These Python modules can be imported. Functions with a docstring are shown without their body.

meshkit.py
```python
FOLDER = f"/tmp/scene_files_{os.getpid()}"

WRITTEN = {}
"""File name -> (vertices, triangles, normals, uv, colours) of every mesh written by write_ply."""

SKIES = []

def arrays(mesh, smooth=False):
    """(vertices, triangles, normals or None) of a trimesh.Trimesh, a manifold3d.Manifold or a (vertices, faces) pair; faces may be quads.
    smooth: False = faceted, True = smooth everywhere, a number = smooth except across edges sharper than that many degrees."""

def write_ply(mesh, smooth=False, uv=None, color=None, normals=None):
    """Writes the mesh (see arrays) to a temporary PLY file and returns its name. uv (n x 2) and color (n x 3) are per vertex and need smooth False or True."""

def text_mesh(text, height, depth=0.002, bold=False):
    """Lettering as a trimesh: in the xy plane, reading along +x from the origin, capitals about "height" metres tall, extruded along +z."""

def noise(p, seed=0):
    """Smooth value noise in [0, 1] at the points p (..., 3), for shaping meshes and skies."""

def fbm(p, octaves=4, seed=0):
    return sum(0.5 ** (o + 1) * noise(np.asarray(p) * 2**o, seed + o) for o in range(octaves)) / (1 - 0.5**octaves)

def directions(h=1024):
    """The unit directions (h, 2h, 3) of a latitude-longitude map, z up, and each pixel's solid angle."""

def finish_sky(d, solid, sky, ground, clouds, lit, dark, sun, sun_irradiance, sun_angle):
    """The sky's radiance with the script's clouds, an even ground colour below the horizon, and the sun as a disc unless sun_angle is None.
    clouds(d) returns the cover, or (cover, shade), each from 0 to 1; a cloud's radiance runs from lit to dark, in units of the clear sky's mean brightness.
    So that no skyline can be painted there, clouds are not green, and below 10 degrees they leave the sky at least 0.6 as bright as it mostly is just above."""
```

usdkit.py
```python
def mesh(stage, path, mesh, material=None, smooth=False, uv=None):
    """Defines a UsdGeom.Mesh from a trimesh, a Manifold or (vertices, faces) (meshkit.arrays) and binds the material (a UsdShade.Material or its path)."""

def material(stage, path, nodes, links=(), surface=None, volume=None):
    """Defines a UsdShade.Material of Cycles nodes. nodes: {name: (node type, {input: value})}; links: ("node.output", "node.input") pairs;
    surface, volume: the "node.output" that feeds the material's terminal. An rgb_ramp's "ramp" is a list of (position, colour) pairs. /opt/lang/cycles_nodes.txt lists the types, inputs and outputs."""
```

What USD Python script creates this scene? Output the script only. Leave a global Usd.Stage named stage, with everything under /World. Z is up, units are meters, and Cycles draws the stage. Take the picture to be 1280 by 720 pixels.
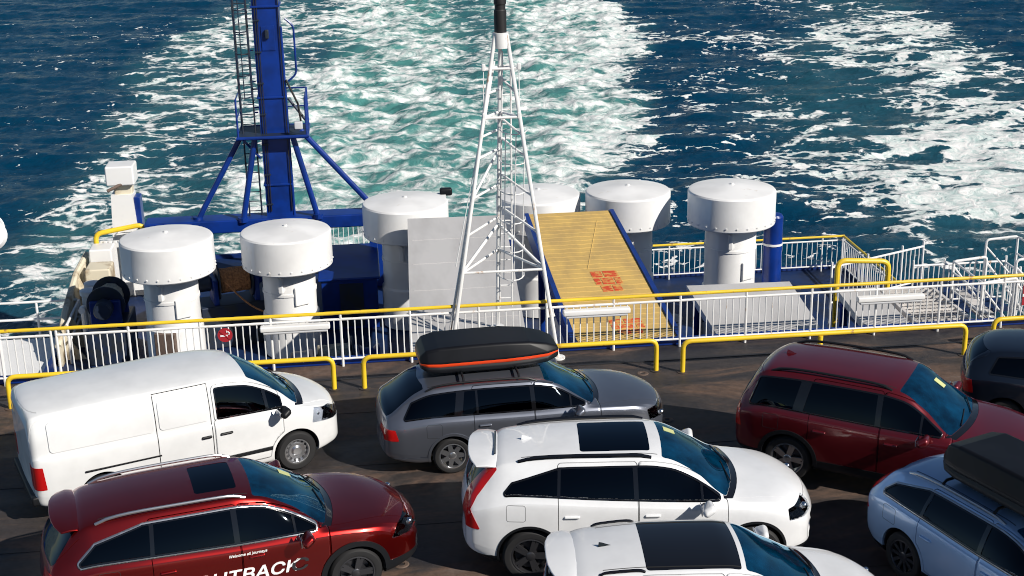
import math, random
import numpy as np, trimesh, shapely, usdkit, meshkit
import shapely.geometry as sg
import shapely.affinity as sa
from scipy.interpolate import PchipInterpolator
from manifold3d import OpType, Manifold, Mesh as MMesh, CrossSection, FillRule
from pxr import Usd, UsdGeom, UsdLux, UsdShade, Gf, Sdf, Vt

stage = Usd.Stage.CreateInMemory()
UsdGeom.SetStageUpAxis(stage, UsdGeom.Tokens.z)
UsdGeom.SetStageMetersPerUnit(stage, 1.0)
UsdGeom.Xform.Define(stage, '/World')
UsdGeom.Scope.Define(stage, '/World/Looks')
random.seed(7); RNG = np.random.default_rng(7)
PI = math.pi

# ------------------------------------------------------------------ camera
CAM_H, PITCH, ROLL, YAW = 10.17, 0.33, 0.02, 0.105
cam = UsdGeom.Camera.Define(stage, '/World/camera')
cam.CreateHorizontalApertureAttr(36.0); cam.CreateVerticalApertureAttr(20.25)
cam.CreateFocalLengthAttr(36.0 * 1750 / 1280)
cam.CreateClippingRangeAttr(Gf.Vec2f(0.1, 20000))
cam.CreateExposureAttr(0.2)
fw = np.array([math.sin(YAW) * math.cos(PITCH), math.cos(YAW) * math.cos(PITCH), -math.sin(PITCH)])
r0 = np.array([math.cos(YAW), -math.sin(YAW), 0.0]); u0 = np.cross(r0, fw)
rr = r0 * math.cos(ROLL) - u0 * math.sin(ROLL); uu = u0 * math.cos(ROLL) + r0 * math.sin(ROLL)
cam.AddTransformOp().Set(Gf.Matrix4d(*rr, 0, *uu, 0, *(-fw), 0, 0, 0, CAM_H, 1))

# ------------------------------------------------------------------ sky and sun
SUN = np.array([0.74, -0.67, 0]); SUN /= np.linalg.norm(SUN)
ELEV = math.radians(35)
SUN = np.array([SUN[0] * math.cos(ELEV), SUN[1] * math.cos(ELEV), math.sin(ELEV)])
sky_m = usdkit.material(stage, '/World/Looks/sky_light', {
    's': ('sky_texture', {'sky_type': 'single_scattering', 'sun_disc': False, 'sun_elevation': ELEV, 'sun_rotation': math.atan2(SUN[0], SUN[1]), 'altitude': 100.0, 'air_density': 1.0, 'aerosol_density': 0.1, 'ozone_density': 3.0}),
    'b': ('background_shader', {'strength': 0.05})}, [('s.color', 'b.color')], surface='b.background')
dome = UsdLux.DomeLight.Define(stage, '/World/sky')
UsdShade.MaterialBindingAPI.Apply(dome.GetPrim()).Bind(sky_m)
dome.GetPrim().SetCustomDataByKey('kind', 'structure')
sun = UsdLux.DistantLight.Define(stage, '/World/sun')
sun.CreateIntensityAttr(1.25); sun.CreateAngleAttr(0.53); sun.CreateNormalizeAttr(True) if hasattr(sun, 'CreateNormalizeAttr') else None
sun.CreateColorAttr(Gf.Vec3f(1.0, 0.94, 0.86))
zx = np.cross([0, 0, 1.0], SUN); zx /= np.linalg.norm(zx); zy = np.cross(SUN, zx)
sun.AddTransformOp().Set(Gf.Matrix4d(*zx, 0, *zy, 0, *SUN, 0, 0, 0, 60, 1))

# ------------------------------------------------------------------ helpers
used = {}
def numbered(parent, name):
    k = (parent, name); used[k] = used.get(k, -1) + 1
    return f'{parent}/{name}' if used[k] == 0 else f'{parent}/{name}_{used[k]:03d}'
def pathof(p):
    return '/World' if p is None else (p if isinstance(p, str) else str(p.GetPath()))
def tag(o, label=None, cat=None, group=None, kind=None):
    for k, v in (('label', label), ('category', cat), ('group', group), ('kind', kind)):
        if v: o.SetCustomDataByKey(k, v)
    return o
def obj(name, mesh, mat, parent=None, smooth=30, **kw):
    if isinstance(mesh, list): mesh = join(mesh)
    m = usdkit.mesh(stage, numbered(pathof(parent), name), mesh, mat, smooth=smooth)
    return tag(m.GetPrim(), **kw)
def thing(name, label, cat, loc=(0, 0, 0), rotz=0.0, group=None, scale=None):
    x = UsdGeom.Xform.Define(stage, numbered('/World', name))
    x.AddTranslateOp().Set(Gf.Vec3d(*map(float, loc))); x.AddRotateZOp().Set(math.degrees(rotz))
    if scale: x.AddScaleOp().Set(Gf.Vec3f(scale, scale, scale))
    return tag(x.GetPrim(), label, cat, group)
def join(ms):
    return trimesh.util.concatenate([tm(m) for m in ms])
def tm(m):
    if isinstance(m, Manifold):
        a = m.to_mesh(); return trimesh.Trimesh(np.array(a.vert_properties[:, :3]), np.array(a.tri_verts), process=False)
    return m
def mf(m):
    if isinstance(m, Manifold): return m
    m = m.copy(); m.merge_vertices()
    return Manifold(MMesh(np.asarray(m.vertices, np.float32), np.asarray(m.faces, np.uint32)))
def T(m, loc=(0, 0, 0), rz=0, ry=0, rx=0):
    m = tm(m).copy()
    M = trimesh.transformations.euler_matrix(rx, ry, rz); M[:3, 3] = loc
    m.apply_transform(M); return m
def box(x0, x1, y0, y1, z0, z1, ch=0.0):
    if ch:
        return rbox(x0, x1, y0, y1, z0, z1, ch)
    b = trimesh.creation.box((x1 - x0, y1 - y0, z1 - z0)); b.apply_translation(((x0 + x1) / 2, (y0 + y1) / 2, (z0 + z1) / 2)); return b
def rbox(x0, x1, y0, y1, z0, z1, r, seg=8):
    """a rounded box: the hull of eight spheres"""
    s = Manifold.sphere(r, seg)
    pts = [s.translate((x, y, z)) for x in (x0 + r, x1 - r) for y in (y0 + r, y1 - r) for z in (z0 + r, z1 - r)]
    return tm(Manifold.batch_hull(pts))
def cyl(p, q, r, n=10, r2=None):
    p, q = np.array(p, float), np.array(q, float); L = np.linalg.norm(q - p)
    m = tm(Manifold.cylinder(L, r, r if r2 is None else r2, n))
    m.apply_transform(trimesh.geometry.align_vectors([0, 0, 1], (q - p) / L)); m.apply_translation(p); return m
def tube(path, r, n=10, closed=False):
    P = np.array(path, float); N = len(P); rings = []
    up = None
    for i in range(N):
        a = P[(i - 1) % N] if (closed or i > 0) else P[i]; b = P[(i + 1) % N] if (closed or i < N - 1) else P[i]
        t = (b - a) / np.linalg.norm(b - a)
        if up is None:
            up = np.cross(t, [0.3, 0.2, 1.0]); up /= np.linalg.norm(up)
        up = up - t * (up @ t); up /= np.linalg.norm(up); s = np.cross(t, up)
        ang = np.arange(n) * 2 * PI / n
        rings.append(P[i] + r * (np.cos(ang)[:, None] * up + np.sin(ang)[:, None] * s))
    V = np.vstack(rings); F = []
    for i in range(N if closed else N - 1):
        j = (i + 1) % N
        for k in range(n):
            l = (k + 1) % n
            F += [(i * n + k, j * n + l, j * n + k), (i * n + k, i * n + l, j * n + l)]
    if not closed:
        for k in range(1, n - 1):
            F.append((0, k + 1, k)); F.append(((N - 1) * n, (N - 1) * n + k, (N - 1) * n + k + 1))
    m = trimesh.Trimesh(V, np.array(F), process=False)
    if m.volume < 0: m.invert()
    return m
def bend(pts, r, n=5):
    """a polyline with its inner corners rounded to radius r"""
    P = [np.array(p, float) for p in pts]; out = [P[0]]
    for a, b, c in zip(P[:-2], P[1:-1], P[2:]):
        u, v = (a - b), (c - b); lu, lv = np.linalg.norm(u), np.linalg.norm(v); d = min(r, lu * .45, lv * .45)
        s, e = b + u / lu * d, b + v / lv * d
        for t in np.linspace(0, 1, n): out.append((1 - t) ** 2 * s + 2 * t * (1 - t) * b + t * t * e)
    out.append(P[-1]); return out
def lathe(prof, n=32):
    """revolve (r, z) pairs round z"""
    return trimesh.creation.revolve(np.array(prof, float), sections=n)
def slab(poly, z0, z1):
    """a plate with the given outline (x, y)"""
    return trimesh.creation.extrude_polygon(sg.Polygon(poly), z1 - z0, engine='earcut').apply_translation((0, 0, z0))

# ------------------------------------------------------------------ materials
MATS = {}
def mat(name, col, rough=0.5, metal=0.0, coat=0.0, vary=0.0, scale=3.0, col2=None, bump=0.0, bscale=40.0, ior=1.5, stretch=(1, 1, 1), lo=0.42, hi=0.62, obj_space=False, spec=0.5):
    nodes = {'p': ('principled_bsdf', {'base_color': col, 'roughness': rough, 'metallic': metal, 'coat_weight': coat, 'coat_roughness': 0.04, 'ior': ior, 'specular_ior_level': spec})}
    links = []
    if col2 is not None or vary:
        c2 = col2 if col2 is not None else tuple(c * (1 - vary) for c in col)
        nodes['g'] = ('geometry', {}) if not obj_space else ('texture_coordinate', {})
        src = 'g.position' if not obj_space else 'g.object'
        nodes['mp'] = ('mapping', {'scale': stretch})
        nodes['n'] = ('noise_texture', {'scale': scale, 'detail': 6.0, 'roughness': 0.62})
        nodes['r'] = ('rgb_ramp', {'ramp': [(lo, col), (hi, c2)]})
        links += [(src, 'mp.vector'), ('mp.vector', 'n.vector'), ('n.fac', 'r.fac'), ('r.color', 'p.base_color')]
    if bump:
        nodes['g2'] = ('geometry', {})
        nodes['bn'] = ('noise_texture', {'scale': bscale, 'detail': 3.0}); nodes['b'] = ('bump', {'strength': bump, 'distance': 0.01})
        links += [('g2.position', 'bn.vector'), ('bn.fac', 'b.height'), ('b.normal', 'p.normal')]
    MATS[name] = usdkit.material(stage, '/World/Looks/' + name, nodes, links, surface='p.BSDF')
    return MATS[name]
def worn(name, col, rust, rough=0.42, scale=5.0, at=0.60, soft=0.08, stretch=(1, 1, .35), vary=0.12, bump=0.1):
    """paint with slow colour drift and sparse rusty runs"""
    MATS[name] = usdkit.material(stage, '/World/Looks/' + name, {
        'g': ('geometry', {}), 'm': ('mapping', {'scale': stretch}), 'n': ('noise_texture', {'scale': scale, 'detail': 7.0, 'roughness': 0.7}), 'n2': ('noise_texture', {'scale': 0.9, 'detail': 4.0}),
        'n3': ('noise_texture', {'scale': 24.0, 'detail': 3.0}), 'r': ('map_range', {'clamp': True, 'from_min': at, 'from_max': at + soft, 'to_min': 0.0, 'to_max': 0.85}),
        'c': ('rgb_ramp', {'ramp': [(0.38, tuple(x * (1 - vary) for x in col)), (0.6, col)]}), 'x': ('mix_color', {'b': rust}),
        'b': ('bump', {'strength': bump, 'distance': 0.01}), 'p': ('principled_bsdf', {'roughness': rough})},
        [('g.position', 'm.vector'), ('m.vector', 'n.vector'), ('g.position', 'n2.vector'), ('g.position', 'n3.vector'), ('n.fac', 'r.value'), ('n2.fac', 'c.fac'), ('c.color', 'x.a'), ('r.result', 'x.fac'),
         ('x.result', 'p.base_color'), ('n3.fac', 'b.height'), ('b.normal', 'p.normal')], surface='p.BSDF')
def glass(name, tint, gl=(0.75, 0.88, 1.0), ior=1.55):
    MATS[name] = usdkit.material(stage, '/World/Looks/' + name, {
        't': ('transparent_bsdf', {'color': tint}), 'g': ('glossy_bsdf', {'color': gl, 'roughness': 0.02}), 'f': ('fresnel', {'IOR': ior}),
        'm': ('mix_closure', {})}, [('f.fac', 'm.fac'), ('t.BSDF', 'm.closure1'), ('g.BSDF', 'm.closure2')], surface='m.closure')
mat('white_paint', (0.78, 0.78, 0.77), 0.35, vary=0.14, scale=1.3, lo=0.5, hi=0.75)
worn('vent_white', (0.82, 0.82, 0.81), (0.50, 0.40, 0.28), .42, 2.2, .63, .12, (1, 1, .22), .13, .12)
worn('rail_white', (0.80, 0.80, 0.79), (0.42, 0.26, 0.15), .4, 5.0, .61, .06)
worn('yellow_paint', (0.82, 0.56, 0.03), (0.28, 0.13, 0.05), .38, 4.5, .62, .05, (1, 1, .6), .16)
mat('blue_paint', (0.003, 0.030, 0.22), 0.33, col2=(0.003, 0.022, 0.15), scale=1.5)
mat('blue_deck', (0.004, 0.022, 0.09), 0.55, col2=(0.006, 0.014, 0.04), scale=0.9, bump=0.2)
mat('navy_machine', (0.012, 0.022, 0.05), 0.45, col2=(0.02, 0.025, 0.03), scale=3)
mat('black_rubber', (0.012, 0.012, 0.013), 0.7)
mat('black_plastic', (0.009, 0.010, 0.012), 0.45, spec=0.3)
mat('gloss_black', (0.006, 0.006, 0.007), 0.08, coat=0.5)
mat('box_black', (0.007, 0.0075, 0.010), 0.42, vary=0.3, scale=2, spec=0.22)
mat('chrome', (0.75, 0.76, 0.78), 0.15, 1.0)
mat('alloy', (0.55, 0.56, 0.58), 0.25, 0.9)
mat('dark_alloy', (0.10, 0.10, 0.11), 0.3, 0.8)
mat('orange_trim', (0.75, 0.06, 0.01), 0.35)
mat('tail_red', (0.45, 0.008, 0.008), 0.12, coat=0.6)
mat('amber', (0.7, 0.2, 0.02), 0.2)
mat('sign_red', (0.36, 0.02, 0.03), 0.45)
mat('sign_white', (0.8, 0.8, 0.8), 0.5)
mat('sign_black', (0.02, 0.02, 0.02), 0.5)
mat('paper_yellow', (0.52, 0.54, 0.24), 0.8)
mat('paper_white', (0.8, 0.8, 0.78), 0.8)
mat('interior', (0.03, 0.03, 0.033), 0.8)
mat('seat_cloth', (0.10, 0.10, 0.11), 0.9)
mat('rope', (0.45, 0.20, 0.08), 0.9, vary=0.5, scale=20)
mat('rope_pale', (0.5, 0.45, 0.35), 0.9, vary=0.4, scale=20)
mat('cream_worn', (0.66, 0.60, 0.46), 0.6, col2=(0.30, 0.22, 0.13), scale=1.6, lo=0.5, hi=0.66)
mat('grey_ramp', (0.54, 0.53, 0.52), 0.6, col2=(0.44, 0.43, 0.42), scale=0.8, stretch=(1, .25, 1), bump=0.25, bscale=25)
mat('yellow_ramp', (0.64, 0.43, 0.13), 0.6, col2=(0.50, 0.34, 0.12), scale=1.6, stretch=(1, .4, 1), bump=0.25, bscale=25)
mat('red_mark', (0.62, 0.07, 0.02), 0.6, col2=(0.66, 0.36, 0.09), scale=7, lo=0.47, hi=0.58)
mat('grating', (0.62, 0.59, 0.56), 0.55, vary=0.3, scale=2)
mat('hull_blue', (0.008, 0.03, 0.16), 0.4, vary=0.3, scale=0.5)
mat('mast_black', (0.016, 0.015, 0.016), 0.5)
mat('rust_box', (0.13, 0.09, 0.07), 0.7, vary=0.3)
mat('clear_plastic', (0.55, 0.56, 0.58), 0.3)
def paint(name, col, metal=0.0, rough=0.3, coat=1.0):
    mat(name, col, rough, metal, coat, vary=0.08, scale=1.6)
paint('van_white', (0.74, 0.75, 0.75)); paint('suv_white', (0.76, 0.77, 0.78)); paint('hatch_white', (0.72, 0.73, 0.74))
paint('saab_grey', (0.18, 0.195, 0.235), 0.75, 0.34); paint('outback_red', (0.30, 0.010, 0.008), 0.9, 0.27)
paint('suv_maroon', (0.14, 0.006, 0.011), 0.5, 0.33); paint('ice_blue', (0.36, 0.52, 0.76), 0.35, 0.34); paint('navy_car', (0.006, 0.010, 0.02), 0.3, 0.3)
glass('tint_glass', (0.05, 0.058, 0.066), (.7, .85, 1.0), 1.45); glass('lens_glass', (0.85, 0.87, 0.9), (1, 1, 1))
glass('sun_roof', (0.02, 0.025, 0.03), (.7, .85, 1.0), 1.45)
# windscreens: blue tinted glass with blue sky reflection partly painted in as diffuse patches
MATS['clear_glass'] = usdkit.material(stage, '/World/Looks/clear_glass', {
    't': ('transparent_bsdf', {'color': (0.45, 0.70, 0.85)}), 'n': ('noise_texture', {'scale': 2.2, 'detail': 4.0, 'roughness': 0.6}), 'q': ('geometry', {}), 'w': ('map_range', {'clamp': True, 'from_min': 0.35, 'from_max': 0.68, 'to_min': 0.05, 'to_max': 0.28}), 'd': ('diffuse_bsdf', {'color': (0.004, 0.13, 0.30)}), 'g': ('glossy_bsdf', {'color': (0.45, 0.78, 1.0), 'roughness': 0.02}),
    'f': ('fresnel', {'IOR': 1.9}), 'a': ('mix_closure', {}), 'm': ('mix_closure', {})},
    [('q.position', 'n.vector'), ('n.fac', 'w.value'), ('w.result', 'a.fac'), ('t.BSDF', 'a.closure1'), ('d.BSDF', 'a.closure2'), ('f.fac', 'm.fac'), ('a.closure', 'm.closure1'), ('g.BSDF', 'm.closure2')], surface='m.closure')
# car deck: brown-red paint worn by tyres, with rust stains and darker wet tracks
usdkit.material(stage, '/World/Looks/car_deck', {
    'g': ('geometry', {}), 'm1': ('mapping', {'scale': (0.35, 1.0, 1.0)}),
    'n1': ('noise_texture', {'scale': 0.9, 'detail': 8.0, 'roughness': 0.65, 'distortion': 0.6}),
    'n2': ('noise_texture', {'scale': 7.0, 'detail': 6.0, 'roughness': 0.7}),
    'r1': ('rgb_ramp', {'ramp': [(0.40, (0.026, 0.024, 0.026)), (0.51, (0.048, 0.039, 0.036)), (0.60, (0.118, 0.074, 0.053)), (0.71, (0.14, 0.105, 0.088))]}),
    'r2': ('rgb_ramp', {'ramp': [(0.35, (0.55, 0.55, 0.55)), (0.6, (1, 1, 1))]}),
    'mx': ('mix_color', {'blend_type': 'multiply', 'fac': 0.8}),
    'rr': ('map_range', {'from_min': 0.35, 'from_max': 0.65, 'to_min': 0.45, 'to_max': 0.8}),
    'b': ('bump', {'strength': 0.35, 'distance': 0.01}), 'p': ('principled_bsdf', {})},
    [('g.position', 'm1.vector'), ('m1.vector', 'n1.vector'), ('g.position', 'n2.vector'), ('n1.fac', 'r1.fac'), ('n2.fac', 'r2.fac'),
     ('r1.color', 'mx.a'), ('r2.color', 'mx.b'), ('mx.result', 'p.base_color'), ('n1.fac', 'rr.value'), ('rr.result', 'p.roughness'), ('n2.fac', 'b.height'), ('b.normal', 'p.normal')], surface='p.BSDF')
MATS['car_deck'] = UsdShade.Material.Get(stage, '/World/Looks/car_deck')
M = MATS

# ------------------------------------------------------------------ the sea
SEA = -7.5
usdkit.material(stage, '/World/Looks/sea', {
    'g': ('geometry', {}), 'af': ('attribute', {'attribute': 'foam'}), 'aa': ('attribute', {'attribute': 'aerated'}),
    'wn': ('noise_texture', {'scale': 0.30, 'detail': 4.0, 'roughness': 0.6}), 'wv': ('vector_math', {'math_type': 'multiply_add', 'vector2': (3.4, 2.6, 0.0)}),
    'mp': ('mapping', {'scale': (0.20, 0.40, 0.42)}), 'mq': ('mapping', {'scale': (0.75, 1.35, 1.35)}),
    'v1': ('voronoi_texture', {'dimensions': '3D', 'feature': 'distance_to_edge', 'scale': 1.0}), 'v2': ('voronoi_texture', {'dimensions': '3D', 'feature': 'distance_to_edge', 'scale': 1.0}),
    'n1': ('noise_texture', {'scale': 1.35, 'detail': 9.0, 'roughness': 0.70, 'distortion': 0.9}),
    'k1': ('math', {'math_type': 'multiply_add', 'value2': -1.20, 'value3': 0.20}), 'k2': ('math', {'math_type': 'multiply_add', 'value2': -0.75, 'value3': 0.12}),
    'k3': ('math', {'math_type': 'multiply_add', 'value2': 0.70, 'value3': 0.115}),
    's1': ('math', {'math_type': 'add'}), 's2': ('math', {'math_type': 'add'}), 's3': ('math', {'math_type': 'add'}),
    'cv': ('map_range', {'clamp': True, 'range_type': 'smoothstep', 'from_min': 0.915, 'from_max': 1.26, 'to_min': 0.0, 'to_max': 0.97}), 'fw': ('math', {'math_type': 'multiply_add', 'value2': 0.44, 'value3': 0.95}),
    'wc': ('mix_color', {'a': (0.0004, 0.034, 0.076), 'b': (0.070, 0.23, 0.215)}),
    'fc': ('rgb_ramp', {'ramp': [(0.32, (0.34, 0.50, 0.48)), (0.46, (0.62, 0.70, 0.68)), (0.58, (0.88, 0.87, 0.85))]}),
    'mc': ('mix_color', {}), 'ro': ('map_range', {'from_min': 0.0, 'from_max': 1.0, 'to_min': 0.10, 'to_max': 0.85}),
    'sp': ('map_range', {'from_min': 0.0, 'from_max': 1.0, 'to_min': 0.10, 'to_max': 0.1}),
    'rp': ('noise_texture', {'scale': 1.9, 'detail': 5.0, 'roughness': 0.6, 'distortion': 0.5}), 'ha': ('math', {'math_type': 'multiply_add', 'value2': 0.5}),
    'b': ('bump', {'strength': 0.7, 'distance': 0.20}), 'p': ('principled_bsdf', {'ior': 1.33, 'specular_tint': (0.45, 0.75, 1.0)})},
    [('g.position', 'wn.vector'), ('wn.color', 'wv.vector1'), ('g.position', 'wv.vector3'), ('wv.vector', 'mp.vector'), ('wv.vector', 'mq.vector'), ('mp.vector', 'v1.vector'), ('mq.vector', 'v2.vector'),
     ('g.position', 'n1.vector'), ('g.position', 'rp.vector'), ('v1.distance', 'k1.value1'), ('v2.distance', 'k2.value1'), ('n1.fac', 'k3.value1'),
     ('k1.value', 's1.value1'), ('k2.value', 's1.value2'), ('s1.value', 's2.value1'), ('k3.value', 's2.value2'), ('s2.value', 's3.value1'), ('af.fac', 's3.value2'), ('s3.value', 'cv.value'), ('aa.fac', 'fw.value1'), ('fw.value', 'cv.from_max'),
     ('aa.fac', 'wc.fac'), ('n1.fac', 'fc.fac'), ('wc.result', 'mc.a'), ('fc.color', 'mc.b'), ('cv.result', 'mc.fac'), ('mc.result', 'p.base_color'),
     ('cv.result', 'ro.value'), ('ro.result', 'p.roughness'), ('cv.result', 'sp.value'), ('sp.result', 'p.specular_ior_level'),
     ('rp.fac', 'ha.value1'), ('n1.fac', 'ha.value3'), ('ha.value', 'b.height'), ('b.normal', 'p.normal')], surface='p.BSDF')

def lerp(v, a, b): return np.interp(v, a, b)
def sstep(x, a, b):
    t = np.clip((x - a) / (b - a), 0, 1); return t * t * (3 - 2 * t)
def sea_fields(X, Y):
    """how much foam and stirred-up air the wake leaves at each point of the water"""
    P = np.stack([X * .09, Y * .06, X * 0], -1); wob = (meshkit.fbm(P, 4, 3) - .5) * 9
    P2 = np.stack([X * .28, Y * .16, X * 0], -1); wob2 = (meshkit.fbm(P2, 3, 5) - .5) * 3.0
    x = X + wob * .8 + wob2 * 1.3
    ys = [40, 55, 65, 71, 83, 103, 141, 240]
    a0, a1 = lerp(Y, ys, [-4.5, -4, -3, -3.4, -3.6, -3.0, 0.3, 8]), lerp(Y, ys, [5.0, 5.4, 5.7, 6, 6.8, 7.6, 9.6, 16])
    b0, b1 = lerp(Y, ys, [5.6, 5.8, 6.2, 6.4, 7.9, 11.0, 16.0, 30]), lerp(Y, ys, [8.5, 9, 11.8, 13.6, 17, 20.4, 26.3, 44])
    def band(l, r, s=2.0): return sstep(x, l - s * .5, l + s) * (1 - sstep(x, r - s, r + s * .5))
    A, B = band(a0, a1), band(b0, b1)
    mid = band(a0 - 1, b1 + 1)
    lo = lerp(Y, ys, [-13, -14.2, -15.4, -15.7, -15.9, -15.9, -14.1, -10])
    Lf = band(lo, a0 + 2, 3.5)
    r0_, r1_ = lerp(Y, ys, [22, 22, 20.2, 20.6, 24, 30.5, 44, 80]), lerp(Y, ys, [34, 38, 41, 43, 45, 47, 56, 95])
    Rf = band(r0_, r1_, 5.0)
    patch = meshkit.fbm(np.stack([X * .13 + 7, Y * .10, X * 0], -1), 4, 11)
    foam = 0.115 + 0.475 * A + 0.51 * B * (1 - .3 * A) + 0.30 * Lf * (.2 + 1.3 * patch) + 0.295 * Rf * np.clip((patch - .29) * 2.2, .10, 1.0) + 0.26 * (mid - np.maximum(A, B)).clip(0, 1) + 0.16 * sstep(x, a1 - 1, b1) * (1 - sstep(x, r1_ - 8, r1_)) * patch
    foam -= 0.16 * sstep(Y, 120, 170) * (A * .4 + 1 - A) 
    foam += (patch - .5) * .14
    A2, B2 = band(a0 - .5, a1 + .5, 4.0), band(b0 - 1, b1 - .5, 5.0)
    aer = np.clip(.85 * np.maximum(A2, B2) + .45 * band(a0, b1, 4.0) + .30 * Lf * patch * 2 + 0.18 * Rf, 0, 1)
    return foam, aer
def waves(X, Y):
    z = np.zeros_like(X); rng = np.random.default_rng(3)
    for i in range(26):
        L = 1.1 * 1.16 ** i * 1.0; L = min(L, 22)
        th = rng.normal(1.35, .55); k = 2 * PI / L
        ph = rng.uniform(0, 6.28); s = np.sin(k * (X * math.cos(th) + Y * math.sin(th)) + ph + 1.2 * meshkit.noise(np.stack([X * .05, Y * .05, X * 0 + i], -1), i))
        z += 0.0115 * L ** .72 * (1 - np.abs(s)) ** 1.4 * 1.1 - .004 * L ** .7
    return z
def sea_mesh(xs, ys, calm=None):
    X, Y = np.meshgrid(xs, ys); foam, aer = sea_fields(X, Y)
    Z = waves(X, Y)
    ch = meshkit.fbm(np.stack([X * .55, Y * .5, X * 0], -1), 4, 21) - .5
    ch2 = meshkit.fbm(np.stack([X * 1.4, Y * 1.3, X * 0], -1), 3, 31) - .5
    Z += ch * (.12 + .75 * aer) + ch2 * .30 * aer
    e = np.minimum.reduce([X - xs[0], xs[-1] - X, Y - ys[0], ys[-1] - Y]); Z *= sstep(e, 0, 8)
    V = np.stack([X, Y, Z + SEA], -1).reshape(-1, 3); n = len(xs); m = len(ys)
    i = (np.arange(m - 1)[:, None] * n + np.arange(n - 1)[None]).ravel()
    F = np.vstack([np.stack([i, i + 1, i + n + 1], 1), np.stack([i, i + n + 1, i + n], 1)])
    return V, F, foam.ravel(), aer.ravel()
def add_sea():
    xs = np.arange(-44, 76.1, .24); ys = np.concatenate([np.arange(30, 100, .24), np.arange(100, 178, .34)])
    V, F, fo, ae = sea_mesh(xs, ys)
    # the rest of the sea out to the horizon: rings of flat water joined round the rippled part
    x0, x1, y0, y1 = xs[0], xs[-1], ys[0], ys[-1]
    W = 9000.
    oV = np.array([[x0, y0], [x1, y0], [x1, y1], [x0, y1], [-W, -W], [W, -W], [W, W], [-W, W]], float)
    oF = np.array([[0, 4, 5], [0, 5, 1], [1, 5, 6], [1, 6, 2], [2, 6, 7], [2, 7, 3], [3, 7, 4], [3, 4, 0]])
    b = len(V); V = np.vstack([V, np.c_[oV, np.full(8, SEA)]]); F = np.vstack([F, oF + b])
    fo = np.r_[fo, np.full(8, .115)]; ae = np.r_[ae, np.zeros(8)]
    m = usdkit.mesh(stage, '/World/sea', (V, F), UsdShade.Material.Get(stage, '/World/Looks/sea'), smooth=True)
    pv = UsdGeom.PrimvarsAPI(m)
    pv.CreatePrimvar('foam', Sdf.ValueTypeNames.FloatArray, 'vertex').Set(Vt.FloatArray.FromNumpy(fo.astype(np.float32)))
    pv.CreatePrimvar('aerated', Sdf.ValueTypeNames.FloatArray, 'vertex').Set(Vt.FloatArray.FromNumpy(ae.astype(np.float32)))
    tag(m.GetPrim(), 'dark blue sea churned to white foam by the wake', 'sea', kind='structure')
add_sea()

# ------------------------------------------------------------------ the ship: decks and hull
LOW = -3.5
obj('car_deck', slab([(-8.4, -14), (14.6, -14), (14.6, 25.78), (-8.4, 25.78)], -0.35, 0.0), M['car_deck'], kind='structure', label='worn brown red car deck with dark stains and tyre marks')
obj('mooring_deck', slab([(-8.4, 25.6), (14.6, 25.6), (14.6, 39.9), (7.2, 39.9), (7.2, 44.2), (-8.4, 44.2)], LOW - .3, LOW), M['blue_deck'], kind='structure', label='blue painted mooring deck below the car deck')
deck = stage.GetPrimAtPath('/World/car_deck')
for y in np.arange(12.4, 25.3, 2.15): obj('weld_seam', box(-8.3, 14.5, y - .012, y + .012, .0005, .006), M['car_deck'], deck)
for x in np.arange(-7.6, 14.5, 5.4): obj('weld_seam', box(x - .012, x + .012, 10, 25.4, .0005, .0055), M['car_deck'], deck)
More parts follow.
